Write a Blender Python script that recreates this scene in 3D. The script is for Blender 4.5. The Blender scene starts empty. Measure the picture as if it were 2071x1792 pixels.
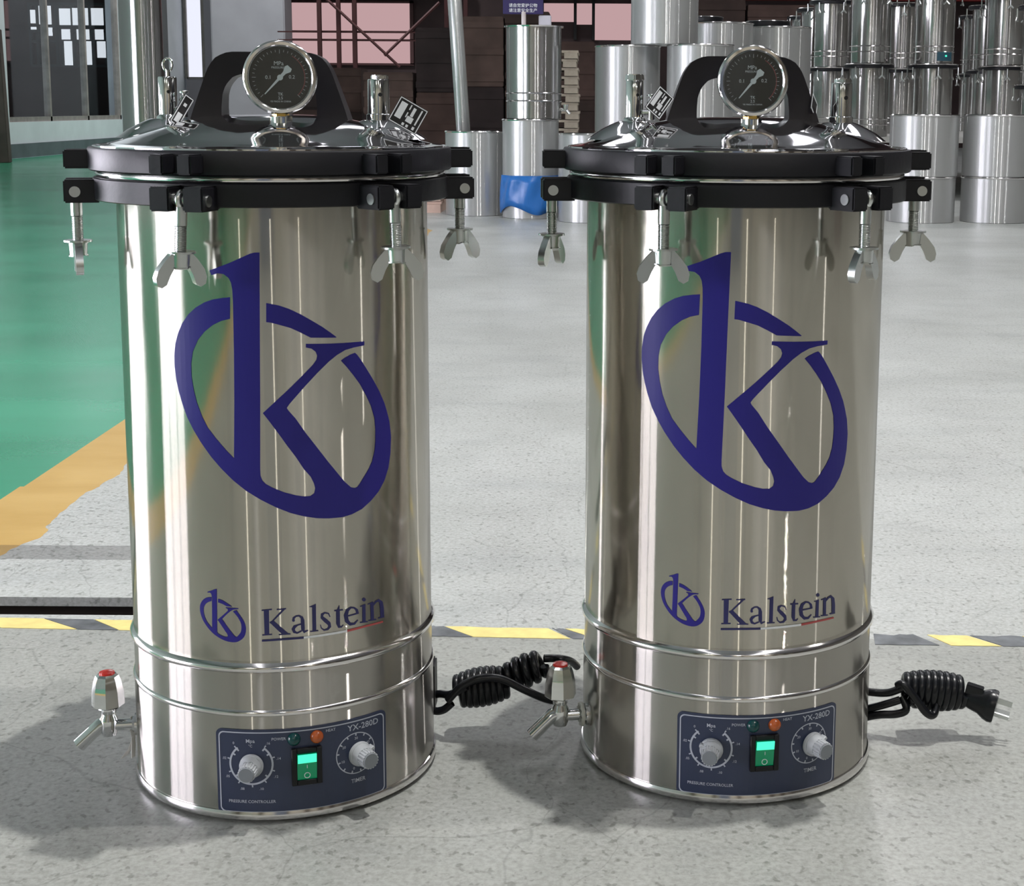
import bpy, bmesh, math, random
from mathutils import Vector, Matrix
C = bpy.context.scene.collection
PI = math.pi
random.seed(7)

# ---------------------------------------------------------------- camera
F_PX, PITCH, ROLL, CAM_H, CX, CY = 3092.8, .1562, .0064, .6621, 1198.9, 702.3
cd = bpy.data.cameras.new('camera'); cam = bpy.data.objects.new('camera', cd); C.objects.link(cam)
cd.sensor_fit = 'HORIZONTAL'; cd.sensor_width = 36; cd.lens = F_PX / 2071 * 36
cd.shift_x = -(CX - 1035.5) / 2071; cd.shift_y = (CY - 896) / 2071
cd.clip_start = .05; cd.clip_end = 200
fw = Vector((0, math.cos(PITCH), -math.sin(PITCH))); up = Vector((0, math.sin(PITCH), math.cos(PITCH))); rt = Vector((1, 0, 0))
cr, sr = math.cos(ROLL), math.sin(ROLL)
r2 = cr * rt + sr * up; u2 = -sr * rt + cr * up
M = Matrix((r2, u2, -fw)).transposed().to_4x4(); M.translation = (0, 0, CAM_H)
cam.matrix_world = M
bpy.context.scene.camera = cam

# ---------------------------------------------------------------- exposure, world, lamps
sc = bpy.context.scene
sc.view_settings.view_transform = 'Standard'; sc.view_settings.look = 'None'
sc.view_settings.exposure = 0.0; sc.view_settings.gamma = 1; sc.view_settings.use_curve_mapping = False
w = bpy.data.worlds.new('world'); sc.world = w; w.use_nodes = True
w.node_tree.nodes['Background'].inputs[0].default_value = (.75, .85, 1, 1)
w.node_tree.nodes['Background'].inputs[1].default_value = 1.0

def area(name, loc, size, power, col=(1, 1, 1), rot=(0, 0, 0), shape='DISK', size_y=None):
    l = bpy.data.lights.new(name, 'AREA'); l.shape = shape; l.size = size; l.energy = power; l.color = col
    if size_y: l.size_y = size_y
    o = bpy.data.objects.new(name, l); o.location = loc; o.rotation_euler = rot; C.objects.link(o)
    return o
LAMP_Z = 6.0
for i, (x, y, p, c) in enumerate([(.72, 1.56, 270, (1, .98, .95)), (2.7, 1.56, 135, (1, .96, .94)), (5.6, 1.56, 40, (1, .97, .95)),
        (-5.2, 8.5, 30, (.97, .97, 1)), (0.9, 6.6, 60, (.97, .98, 1)), (4.6, 6.5, 62, (.97, .98, 1)),
        (1.5, 12, 90, (1, .95, .95)), (6, 12, 70, (1, .97, .95)), (-4.4, 21.5, 290, (.95, .98, 1)),
        (-3.0, -8.0, 70, (1, .95, .85)), (1.0, -8.0, 70, (1, .95, .85)), (5, -8.0, 70, (1, .95, .85))]):
    area('high_bay_light', (x, y, LAMP_Z), .12 if y < 3 else .4, p, c)

# ---------------------------------------------------------------- helpers
class MB:
    def __init__(s): s.b = bmesh.new()
    def box(s, c, d, m=None):
        r = bmesh.ops.create_cube(s.b, size=1)['verts']
        for v in r:
            v.co = Vector((v.co.x * d[0], v.co.y * d[1], v.co.z * d[2]))
            if m is not None: v.co = m @ v.co
            v.co += Vector(c)
        return s
    def cyl(s, p0, p1, r, r1=None, n=24, caps=True):
        p0 = Vector(p0); p1 = Vector(p1); d = p1 - p0; r1 = r if r1 is None else r1
        q = Vector((0, 0, 1)).rotation_difference(d.normalized()) if d.length > 0 else None
        vs = bmesh.ops.create_cone(s.b, cap_ends=caps, segments=n, radius1=r, radius2=r1, depth=d.length)['verts']
        for v in vs: v.co = q @ v.co + (p0 + p1) / 2
        return s
    def lathe(s, prof, n=96, c=(0, 0, 0), a0=0, a1=2 * PI, m=None):
        full = abs(a1 - a0 - 2 * PI) < 1e-6; k = n if full else n + 1; rings = []
        for (r, z) in prof:
            ring = []
            for i in range(k):
                a = a0 + (a1 - a0) * i / n
                v = Vector((r * math.sin(a), -r * math.cos(a), z))
                if m is not None: v = m @ v
                ring.append(s.b.verts.new(v + Vector(c)))
            rings.append(ring)
        for j in range(len(rings) - 1):
            for i in range(n):
                i2 = (i + 1) % k
                s.b.faces.new((rings[j][i], rings[j][i2], rings[j + 1][i2], rings[j + 1][i]))
        return s
    def tube(s, pts, r, n=12, closed=False):
        pts = [Vector(p) for p in pts]; N = len(pts); rr = r if isinstance(r, (list, tuple)) else [r] * N
        rings = []; prev = None
        for i, p in enumerate(pts):
            if closed: t = (pts[(i + 1) % N] - pts[i - 1])
            else: t = pts[min(i + 1, N - 1)] - pts[max(i - 1, 0)]
            t.normalize()
            if prev is None:
                a = Vector((0, 0, 1)) if abs(t.z) < .9 else Vector((1, 0, 0))
                u = t.cross(a).normalized()
            else: u = (prev - t * prev.dot(t)).normalized()
            prev = u; v = t.cross(u)
            rings.append([s.b.verts.new(p + (u * math.cos(2 * PI * k / n) + v * math.sin(2 * PI * k / n)) * rr[i]) for k in range(n)])
        for j in range(N if closed else N - 1):
            A = rings[j]; B = rings[(j + 1) % N]
            for k in range(n): s.b.faces.new((A[k], A[(k + 1) % n], B[(k + 1) % n], B[k]))
        if not closed: s.b.faces.new(rings[0][::-1]); s.b.faces.new(rings[-1])
        return s
    def prism(s, poly, t, m=None):
        # poly in xy, thickness +-t/2 in z, then matrix
        n = len(poly); A = []; B = []
        for x, y in poly:
            a = Vector((x, y, -t / 2)); b = Vector((x, y, t / 2))
            if m is not None: a = m @ a; b = m @ b
            A.append(s.b.verts.new(a)); B.append(s.b.verts.new(b))
        s.b.faces.new(A[::-1]); s.b.faces.new(B)
        for i in range(n): s.b.faces.new((A[i], A[(i + 1) % n], B[(i + 1) % n], B[i]))
        return s
    def quad(s, pts):
        s.b.faces.new([s.b.verts.new(Vector(p)) for p in pts]); return s
    def bevel(s, w, seg=2, ang=30):
        e = [e for e in s.b.edges if len(e.link_faces) == 2 and e.calc_face_angle(0) > math.radians(ang)]
        bmesh.ops.bevel(s.b, geom=e, offset=w, segments=seg, affect='EDGES', clamp_overlap=True); return s
    def build(s, name, mat, parent=None, smooth=True, loc=None, ang=40):
        bmesh.ops.recalc_face_normals(s.b, faces=s.b.faces[:])
        me = bpy.data.meshes.new(name); s.b.to_mesh(me); s.b.free()
        if smooth:
            for p in me.polygons: p.use_smooth = True
            try: me.set_sharp_from_angle(angle=math.radians(ang))
            except Exception: pass
        me.materials.append(mat)
        o = bpy.data.objects.new(name, me); C.objects.link(o)
        if parent: o.parent = parent
        if loc: o.location = loc
        return o

def tag(o, label=None, cat=None, group=None, kind=None):
    if label: o['label'] = label
    if cat: o['category'] = cat
    if group: o['group'] = group
    if kind: o['kind'] = kind
    return o
def empty(name, loc, rz=0):
    o = bpy.data.objects.new(name, None); o.empty_display_size = .05; C.objects.link(o); o.location = loc; o.rotation_euler = (0, 0, rz); return o
def kids(o): return [c for c in bpy.data.objects if c.parent == o]
def copy_tree(o, parent=None):
    c = o.copy(); C.objects.link(c); c.parent = parent
    for ch in kids(o): copy_tree(ch, c)
    return c
def pol(r, deg, z): a = math.radians(deg); return Vector((r * math.sin(a), -r * math.cos(a), z))
def rotz(deg): return Matrix.Rotation(math.radians(deg), 3, 'Z')

# ---------------------------------------------------------------- materials
def mat(name, col, rough=.5, metal=0, emit=None, estr=0, noise=None, bump=None, coat=0, spec=None, aniso=None):
    m = bpy.data.materials.new(name); m.use_nodes = True; nt = m.node_tree; b = nt.nodes['Principled BSDF']
    b.inputs['Base Color'].default_value = (*col, 1); b.inputs['Roughness'].default_value = rough; b.inputs['Metallic'].default_value = metal
    if emit: b.inputs['Emission Color'].default_value = (*emit, 1); b.inputs['Emission Strength'].default_value = estr
    if coat: b.inputs['Coat Weight'].default_value = coat
    if spec is not None: b.inputs['Specular IOR Level'].default_value = spec
    tc = nt.nodes.new('ShaderNodeTexCoord')
    if noise:  # (scale, amount, detail)
        mp = nt.nodes.new('ShaderNodeMapping'); mp.inputs['Scale'].default_value = noise[0] if isinstance(noise[0], tuple) else (noise[0],) * 3
        nz = nt.nodes.new('ShaderNodeTexNoise'); nz.inputs['Scale'].default_value = 1; nz.inputs['Detail'].default_value = noise[2]
        nt.links.new(tc.outputs['Object'], mp.inputs[0]); nt.links.new(mp.outputs[0], nz.inputs['Vector'])
        rp = nt.nodes.new('ShaderNodeValToRGB'); rp.color_ramp.elements[0].position = .3; rp.color_ramp.elements[1].position = .7
        k = noise[1]; rp.color_ramp.elements[0].color = (*[c * (1 - k) for c in col], 1); rp.color_ramp.elements[1].color = (*[min(1, c * (1 + k)) for c in col], 1)
        nt.links.new(nz.outputs['Fac'], rp.inputs[0]); nt.links.new(rp.outputs[0], b.inputs['Base Color'])
    if bump:  # (scale, strength, distance)
        mp = nt.nodes.new('ShaderNodeMapping'); mp.inputs['Scale'].default_value = bump[0] if isinstance(bump[0], tuple) else (bump[0],) * 3
        nz = nt.nodes.new('ShaderNodeTexNoise'); nz.inputs['Scale'].default_value = 1; nz.inputs['Detail'].default_value = 2
        bp = nt.nodes.new('ShaderNodeBump'); bp.inputs['Strength'].default_value = bump[1]; bp.inputs['Distance'].default_value = bump[2]
        nt.links.new(tc.outputs['Object'], mp.inputs[0]); nt.links.new(mp.outputs[0], nz.inputs['Vector'])
        nt.links.new(nz.outputs['Fac'], bp.inputs['Height']); nt.links.new(bp.outputs[0], b.inputs['Normal'])
    return m
def steel(name, col, rough, sc_=(55, 55, .8), bstr=.25, dist=.0006, brushed=.55):
    """sheet steel: reflections drawn out by faint vertical ripples"""
    m = mat(name, col, rough, 1, bump=(sc_, bstr, dist)); nt = m.node_tree; b = nt.nodes['Principled BSDF']
    tc = nt.nodes.new('ShaderNodeTexCoord'); mp = nt.nodes.new('ShaderNodeMapping'); mp.inputs['Scale'].default_value = (260, 260, 3)
    nz = nt.nodes.new('ShaderNodeTexNoise'); nz.inputs['Scale'].default_value = 1; nz.inputs['Detail'].default_value = 3
    mr = nt.nodes.new('ShaderNodeMapRange'); mr.inputs['To Min'].default_value = rough * .75; mr.inputs['To Max'].default_value = rough * 1.35
    nt.links.new(tc.outputs['Object'], mp.inputs[0]); nt.links.new(mp.outputs[0], nz.inputs['Vector']); nt.links.new(nz.outputs['Fac'], mr.inputs[0]); nt.links.new(mr.outputs[0], b.inputs['Roughness'])
    # brushed lobe: light is drawn out along the height of the sheet
    b2 = nt.nodes.new('ShaderNodeBsdfAnisotropic'); b2.distribution = 'GGX'; b2.inputs['Color'].default_value = (*col, 1); b2.inputs['Roughness'].default_value = .42; b2.inputs['Anisotropy'].default_value = .98; b2.inputs['Rotation'].default_value = .0
    tg = nt.nodes.new('ShaderNodeTangent'); tg.direction_type = 'RADIAL'; tg.axis = 'Z'; nt.links.new(tg.outputs[0], b2.inputs['Tangent'])
    mx = nt.nodes.new('ShaderNodeMixShader'); mx.inputs[0].default_value = brushed
    out = [n for n in nt.nodes if n.type == 'OUTPUT_MATERIAL'][0]
    nt.links.new(b.outputs[0], mx.inputs[1]); nt.links.new(b2.outputs[0], mx.inputs[2]); nt.links.new(mx.outputs[0], out.inputs[0])
    return m
S = {}
S['body'] = steel('brushed_stainless', (.655, .62, .545), .125)
S['skirt'] = steel('stainless_skirt', (.60, .575, .53), .17)
S['drum'] = steel('drum_steel', (.58, .59, .585), .36, (30, 30, .5), .35, .0015, .45)
S['drum'].node_tree.nodes['Principled BSDF'].inputs['Metallic'].default_value = .45
S['potbody'] = steel('polished_sheet_steel', (.66, .65, .64), .14, (40, 40, .5), .4, .001, .6)
S['dome'] = mat('polished_lid', (.80, .79, .81), .055, 1, bump=(14, .25, .004))
S['chrome'] = mat('chrome', (.75, .76, .76), .07, 1)
S['zinc'] = mat('zinc_plated', (.62, .64, .63), .28, 1)
S['rim'] = mat('polished_rim', (.75, .73, .72), .12, 1)
S['black'] = mat('black_painted_casting', (.008, .008, .011), .42, bump=(180, .15, .001), spec=.35)
S['rubber'] = mat('black_rubber', (.008, .008, .009), .5, spec=.3)
S['bakelite'] = mat('black_bakelite', (.006, .005, .007), .36, spec=.3)
S['cord'] = mat('black_cord', (.005, .006, .008), .27, spec=.4)
S['navy'] = mat('navy_print', (.022, .017, .20), .4, spec=.3)
S['navy2'] = mat('navy_text_print', (.018, .018, .10), .4)
S['white'] = mat('white_print', (.75, .78, .8), .5)
S['pwhite'] = mat('panel_print', (.42, .45, .52), .5)
S['red'] = mat('red_print', (.42, .07, .07), .5)
S['panel'] = mat('panel_blue', (.026, .036, .075), .33)
S['knob'] = mat('grey_plastic_knob', (.42, .44, .46), .38)
S['knobcap'] = mat('grey_knob_cap', (.20, .22, .24), .45)
S['swgreen'] = mat('green_rocker', (.0, .17, .07), .25, emit=(0, .6, .25), estr=.12)
S['swlit'] = mat('lit_green_rocker', (.1, .75, .5), .2, emit=(.05, .95, .6), estr=.85)
S['ledg'] = mat('green_indicator', (.005, .05, .05), .2)
S['ledo'] = mat('orange_indicator', (.42, .09, .02), .25)
S['brass'] = mat('brass', (.62, .42, .12), .25, 1)
S['face'] = mat('gauge_face', (.012, .011, .012), .35)
S['needle'] = mat('gauge_white', (.6, .64, .66), .45)
S['redcap'] = mat('red_button', (.65, .03, .02), .25)
S['tape'] = mat('clear_tape', (.55, .55, .5), .4)
def glass(name, tint, gw=.12, rough=.02):
    m = bpy.data.materials.new(name); m.use_nodes = True; nt = m.node_tree; nt.nodes.clear()
    o = nt.nodes.new('ShaderNodeOutputMaterial'); t = nt.nodes.new('ShaderNodeBsdfTransparent'); g = nt.nodes.new('ShaderNodeBsdfGlossy'); x = nt.nodes.new('ShaderNodeMixShader')
    lw_ = nt.nodes.new('ShaderNodeLayerWeight'); lw_.inputs[0].default_value = .5; pw = nt.nodes.new('ShaderNodeMath'); pw.operation = 'POWER'; pw.inputs[1].default_value = 5; nt.links.new(lw_.outputs['Facing'], pw.inputs[0])
    fr = nt.nodes.new('ShaderNodeMath'); fr.operation = 'MULTIPLY_ADD'; fr.inputs[1].default_value = .9; fr.inputs[2].default_value = .035; nt.links.new(pw.outputs[0], fr.inputs[0])
    t.inputs[0].default_value = (*tint, 1); g.inputs['Roughness'].default_value = rough
    nt.links.new(fr.outputs[0], x.inputs[0]); nt.links.new(t.outputs[0], x.inputs[1]); nt.links.new(g.outputs[0], x.inputs[2]); nt.links.new(x.outputs[0], o.inputs[0]); return m
S['glass'] = glass('clear_glass', (.95, .97, .97))

def emis(name, col, s):
    m = bpy.data.materials.new(name); m.use_nodes = True; nt = m.node_tree; nt.nodes.clear()
    o = nt.nodes.new('ShaderNodeOutputMaterial'); e = nt.nodes.new('ShaderNodeEmission'); e.inputs[0].default_value = (*col, 1); e.inputs[1].default_value = s
    nt.links.new(e.outputs[0], o.inputs[0]); return m

# ---------------------------------------------------------------- floor
def floor_mat():
    m = bpy.data.materials.new('worn_polished_concrete'); m.use_nodes = True; nt = m.node_tree; b = nt.nodes['Principled BSDF']; L_ = nt.links.new
    geo = nt.nodes.new('ShaderNodeNewGeometry'); sep = nt.nodes.new('ShaderNodeSeparateXYZ'); L_(geo.outputs['Position'], sep.inputs[0])
    def noise(scale, detail, rough=.5, vec=None):
        mp = nt.nodes.new('ShaderNodeMapping'); mp.inputs['Scale'].default_value = scale; n = nt.nodes.new('ShaderNodeTexNoise'); n.inputs['Scale'].default_value = 1
        n.inputs['Detail'].default_value = detail; n.inputs['Roughness'].default_value = rough; L_(geo.outputs['Position'], mp.inputs[0]); L_(mp.outputs[0], n.inputs['Vector']); return n.outputs['Fac']
    def ramp(f, a, ca, b_, cb):
        r = nt.nodes.new('ShaderNodeValToRGB'); r.color_ramp.elements[0].position = a; r.color_ramp.elements[0].color = (*ca, 1); r.color_ramp.elements[1].position = b_; r.color_ramp.elements[1].color = (*cb, 1); L_(f, r.inputs[0]); return r.outputs[0]
    def mix(f, a, b_, mode='MIX'):
        x = nt.nodes.new('ShaderNodeMix'); x.data_type = 'RGBA'; x.blend_type = mode
        (x.inputs[0].__setattr__('default_value', f) if isinstance(f, (int, float)) else L_(f, x.inputs[0])); L_(a, x.inputs[6]); L_(b_, x.inputs[7]); return x.outputs[2]
    def mth(op, a, b_=None, clamp=False):
        x = nt.nodes.new('ShaderNodeMath'); x.operation = op; x.use_clamp = clamp
        for i, v in enumerate((a, b_)):
            if v is None: continue
            if isinstance(v, (int, float)): x.inputs[i].default_value = v
            else: L_(v, x.inputs[i])
        return x.outputs[0]
    conc = ramp(noise((1.6, 1.3, 1), 5, .6), .32, (.385, .40, .39), .68, (.505, .525, .52))
    fine = ramp(noise((170, 170, 170), 3, .65), .36, (.74, .74, .71), .62, (1.06, 1.06, 1.05))
    conc = mix(.8, conc, fine, 'MULTIPLY')
    spots = ramp(noise((110, 90, 90), 2, .5), .33, (.42, .43, .40), .41, (1, 1, 1)); conc = mix(.6, conc, spots, 'MULTIPLY')
    stain = ramp(noise((3.5, 9, 1), 4, .6), .3, (.84, .85, .86), .5, (1, 1, 1)); conc = mix(.7, conc, stain, 'MULTIPLY')
    # cracks: a few long wandering hairlines
    vo = nt.nodes.new('ShaderNodeTexVoronoi'); vo.feature = 'DISTANCE_TO_EDGE'; mp = nt.nodes.new('ShaderNodeMapping'); mp.inputs['Scale'].default_value = (.8, .42, 1); mp.inputs['Location'].default_value = (.35, .12, 0)
    wob = nt.nodes.new('ShaderNodeTexNoise'); wob.inputs['Scale'].default_value = 3.2; wob.inputs['Detail'].default_value = 4; L_(geo.outputs['Position'], wob.inputs['Vector'])
    vm = nt.nodes.new('ShaderNodeVectorMath'); vm.operation = 'MULTIPLY_ADD'; vm.inputs[1].default_value = (.22, .22, 0); L_(wob.outputs['Color'], vm.inputs[0]); L_(geo.outputs['Position'], vm.inputs[2])
    L_(vm.outputs[0], mp.inputs[0]); L_(mp.outputs[0], vo.inputs['Vector']); crk = ramp(vo.outputs['Distance'], .0012, (.62, .63, .62), .0035, (1, 1, 1))
    conc = mix(.6, conc, crk, 'MULTIPLY')
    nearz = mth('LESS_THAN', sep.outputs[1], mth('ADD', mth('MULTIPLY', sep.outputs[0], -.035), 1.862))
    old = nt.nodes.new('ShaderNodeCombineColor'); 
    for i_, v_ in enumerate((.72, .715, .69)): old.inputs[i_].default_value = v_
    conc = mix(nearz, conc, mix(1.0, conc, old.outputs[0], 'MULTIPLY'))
    band = mth('MULTIPLY', mth('LESS_THAN', mth('ABSOLUTE', mth('SUBTRACT', sep.outputs[1], 2.19)), .036), mth('LESS_THAN', sep.outputs[0], -.5))  # straight darker strip across the left floor
    green = ramp(noise((1.2, 2.5, 1), 4, .5), .3, (.020, .24, .125), .7, (.033, .33, .18))
    yel = ramp(noise((5, 9, 1), 3, .5), .3, (.47, .29, .075), .7, (.56, .37, .12))
    ed = mth('MULTIPLY', mth('SUBTRACT', noise((7, 5, 1), 3), .5), .10)
    yedge = mth('ADD', sep.outputs[0], ed)
    near = mth('LESS_THAN', sep.outputs[1], mth('ADD', mth('MULTIPLY', sep.outputs[0], -3.0), 5.6)); isy = mth('MULTIPLY', mth('LESS_THAN', yedge, -.862), near); isg = mth('MULTIPLY', mth('LESS_THAN', sep.outputs[0], -.992), near)
    col = mix(isg, mix(isy, conc, yel), green)
    band_tint = nt.nodes.new('ShaderNodeCombineColor')
    for i_, v_ in enumerate((.58, .57, .57)): band_tint.inputs[i_].default_value = v_
    col = mix(band, col, mix(1.0, col, band_tint.outputs[0], 'MULTIPLY'))
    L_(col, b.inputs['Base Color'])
    paint = mth('MAXIMUM', isy, isg)
    rr = nt.nodes.new('ShaderNodeMapRange'); L_(noise((2.2, 2.2, 1), 4), rr.inputs[0]); rr.inputs['To Min'].default_value = .30; rr.inputs['To Max'].default_value = .44
    L_(mth('SUBTRACT', rr.outputs[0], mth('MULTIPLY', isg, .14)), b.inputs['Roughness'])
    bp = nt.nodes.new('ShaderNodeBump'); bp.inputs['Strength'].default_value = .12; bp.inputs['Distance'].default_value = .001; L_(noise((120, 120, 120), 2), bp.inputs['Height']); L_(bp.outputs[0], b.inputs['Normal'])
    b.inputs['Specular IOR Level'].default_value = .6
    return m
FM = floor_mat()
X0, X1, Y0, Y1, H = -6.95, 12, -10, 27, 7.5
fl = MB()
TX, TY0, TY1 = -.32, 1.9235, 1.9815
for (a, b_, c, d) in [(X0, X1, Y0, TY0), (TX, X1, TY0, TY1), (X0, X1, TY1, Y1)]:
    fl.box(((a + b_) / 2, (c + d) / 2, -.004), (b_ - a, d - c, .008))
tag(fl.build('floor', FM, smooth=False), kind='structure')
tr = MB(); tr.box(((X0 + TX) / 2, (TY0 + TY1) / 2, -.085), (TX - X0, .16, .01)); tr.box(((X0 + TX) / 2, TY1 + .03, -.045), (TX - X0, .004, .074)); tr.box(((X0 + TX) / 2, TY0 - .03, -.045), (TX - X0, .004, .074))
tag(tr.build('trim_1', mat('dark_trench', (.03, .022, .018), .9), smooth=False), kind='structure')
pl = MB(); pl.box(((X0 - .05 + TX) / 2 - .0, TY1 + .30, .0023), (TX - X0, .6, .0046)); 
tag(pl.build('trim_2', FM, smooth=False), kind='structure')

# hazard tape: worn yellow and dark slanting blocks on the concrete
def tape():
    root = empty('hazard_tape', (0, 1.866, 0)); tag(root, 'worn yellow and dark striped hazard tape stuck along the concrete floor', 'tape')
    ym = mat('worn_yellow_tape', (.72, .60, .22), .5, noise=(40, .12, 3)); dm = mat('worn_dark_tape', (.11, .12, .13), .55, noise=(30, .5, 4))
    def ln(x): return 1.8685 - .038 * (x + .2) - 1.866 if x < .3 else 1.8685 - .038 * .5 - .02 * (x - .3) - 1.866
    def piece(name, m, xs, wig=0):
        (a, b_), (c, d) = xs; mb = MB(); n = 7; top = []; bot = []
        for i in range(n):
            t = i / (n - 1); xt = a + (b_ - a) * t; xb = c + (d - c) * t
            top.append((xt, ln(xt) + .019 + random.uniform(-wig, wig) - (wig * 2 if 2 <= i <= 3 else 0))); bot.append((xb, ln(xb) - .019 + random.uniform(-wig, wig) * .4))
        mb.prism(bot + top[::-1], .0006); return mb.build(name, m, root, smooth=False, loc=(0, 0, .0004))
    # (top edge x range, bottom edge x range)
    for k, (t, b_) in enumerate([((-1.02, -.90), (-.98, -.86)), ((-.795, -.712), (-.752, -.655)), ((-.644, -.586), (-.60, -.56)), ((-.50, -.42), (-.46, -.38)), ((-.33, -.28), (-.29, -.24)),
            ((-.188, -.055), (-.148, -.026)), ((.022 - .055, .05), (.01, .09)), ((.17, .25), (.21, .29)), ((.428, .478), (.450, .512)), ((.548, .62), (.59, .66))]):
        piece('yellow_stripe', ym, (t, b_), .0012 if k > 4 else .0004)
    for k, (t, b_) in enumerate([((-.90, -.797), (-.86, -.754)), ((-.710, -.646), (-.653, -.602)), ((-.586, -.50), (-.56, -.46)), ((-.205, -.19), (-.205, -.15)), ((-.05, -.036), (-.022, .008)),
            ((.36, .41), (.355, .435)), ((.482, .545), (.515, .585))]):
        piece('dark_stripe', dm, (t, b_), .0015 if k > 2 else .0004)
tape()

# ---------------------------------------------------------------- walls
WM = mat('white_wall_paint', (.76, .80, .83), .7, noise=(2.5, .06, 4))
SK = mat('grey_skirting_paint', (.13, .15, .165), .5, noise=(4, .15, 3))
CM = mat('grey_concrete_column', (.30, .29, .31), .7, noise=(2, .08, 3))
DK = mat('dark_far_wall', (.045, .028, .028), .9, noise=(1.5, .3, 3))
BW = mat('warm_wall', (.62, .57, .47), .8, noise=(1.2, .15, 3))
FR = mat('grey_window_frame', (.30, .27, .25), .5, noise=(9, .2, 3))
LX = -6.98
# left wall with its openings: (y0, y1, z0, z1)
OPEN = [(-2.3, .6, .05, 2.1), (3.0, 6.4, .25, 2.1), (18.45, 22.9, .43, 2.9)]
lw = MB(); ys = [Y0] + [v for o in OPEN for v in o[:2]] + [Y1]
for i in range(0, len(ys), 2): lw.box((LX - .1, (ys[i] + ys[i + 1]) / 2, H / 2), (.2, ys[i + 1] - ys[i], H))
for (a, b_, z0, z1) in OPEN:
    lw.box((LX - .1, (a + b_) / 2, z0 / 2), (.2, b_ - a, z0)); lw.box((LX - .1, (a + b_) / 2, (z1 + H) / 2), (.2, b_ - a, H - z1))
tag(lw.build('wall_left', WM, smooth=False), kind='structure')
bb = MB(); bb.box((LX + .012, (8 + Y1) / 2, .085), (.024, Y1 - 8, .17)); tag(bb.build('baseboard_left', SK, smooth=False), kind='structure')
DAY = emis('daylight_pane', (.92, .88, 1.0), 21.0)
DAY2 = emis('far_daylight_pane', (.88, .92, 1.0), 1.15)
def window_in_left_wall(name, y0, y1, z0, z1, ny, nz, pane_mat, clear=False):
    f = MB(); t = .06
    f.box((LX - .06, (y0 + y1) / 2, z0 + t / 2), (.08, y1 - y0, t)); f.box((LX - .06, (y0 + y1) / 2, z1 - t / 2), (.08, y1 - y0, t))
    for i in range(ny + 1): f.box((LX - .06, y0 + t / 2 + (y1 - y0 - t) * i / ny, (z0 + z1) / 2), (.08, t, z1 - z0))
    for j in range(1, nz): f.box((LX - .06, (y0 + y1) / 2, z0 + (z1 - z0) * j / nz), (.06, y1 - y0, t * .7))
    o = tag(f.build(name, FR, smooth=False), kind='structure')
    for i in range(ny):
        for j in range(nz):
            MB().box((LX - .06, y0 + (y1 - y0) * (i + .5) / ny, z0 + (z1 - z0) * (j + .5) / nz), (.008, (y1 - y0) / ny - t * .8, (z1 - z0) / nz - t * .6)).build('pane', pane_mat, o, smooth=False)
window_in_left_wall('window_2', -2.3, .6, .05, 2.1, 3, 3, DAY)
window_in_left_wall('window_3', 3.0, 6.4, .25, 2.1, 2, 3, DAY)
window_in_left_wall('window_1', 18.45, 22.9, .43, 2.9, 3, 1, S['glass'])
# side room seen through window_1
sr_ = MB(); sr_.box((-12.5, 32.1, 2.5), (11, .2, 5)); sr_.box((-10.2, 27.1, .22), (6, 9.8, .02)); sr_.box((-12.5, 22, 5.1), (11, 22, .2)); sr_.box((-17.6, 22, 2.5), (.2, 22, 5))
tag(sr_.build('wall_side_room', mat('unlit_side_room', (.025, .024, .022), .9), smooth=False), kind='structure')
w4 = MB(); px = lambda p: (p - 1198.9) / 3092.8 * 32
zz = lambda y: .662 + (215 - y) / 3092.8 * 32
for a in (84, 98, 136, 142, 167, 202, 232, 252): w4.box((px(a) , 31.9, (zz(20) + zz(142)) / 2), (.06, .1, zz(20) - zz(142)))
for z in (22, 66, 75, 95, 142): w4.box((px(168), 31.9, zz(z)), (px(252) - px(84), .1, .05))
w4o = tag(w4.build('window_4', mat('black_green_frame', (.012, .03, .028), .6), smooth=False), kind='structure')
for (a, b_, c, d) in [(86, 96, 34, 60), (103, 127, 26, 62), (143, 165, 31, 63), (169, 200, 30, 63), (206, 230, 30, 63), (244, 252, 28, 62), (86, 97, 67, 72), (106, 128, 68, 84), (146, 163, 71, 91), (176, 201, 71, 91), (212, 229, 71, 91), (247, 253, 70, 88),
        (150, 166, 94, 141), (180, 204, 94, 140), (215, 232, 94, 126)]:
    MB().box(((px(a) + px(b_)) / 2, 31.85, (zz(c) + zz(d)) / 2), (px(b_) - px(a), .02, zz(c) - zz(d))).build('pane', DAY2, w4o, smooth=False)
# brown post by the left wall
bp_ = MB(); bp_.box((0, 0, .73), (.12, .10, 1.46), Matrix.Rotation(math.radians(-1.6), 3, 'Y')).bevel(.006)
tag(bp_.build('steel_post', mat('brown_painted_post', (.11, .085, .075), .5, noise=(5, .25, 3)), loc=(-6.60, 17.2, 0)), 'short brown square post standing before the white wall at far left', 'post')
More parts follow.
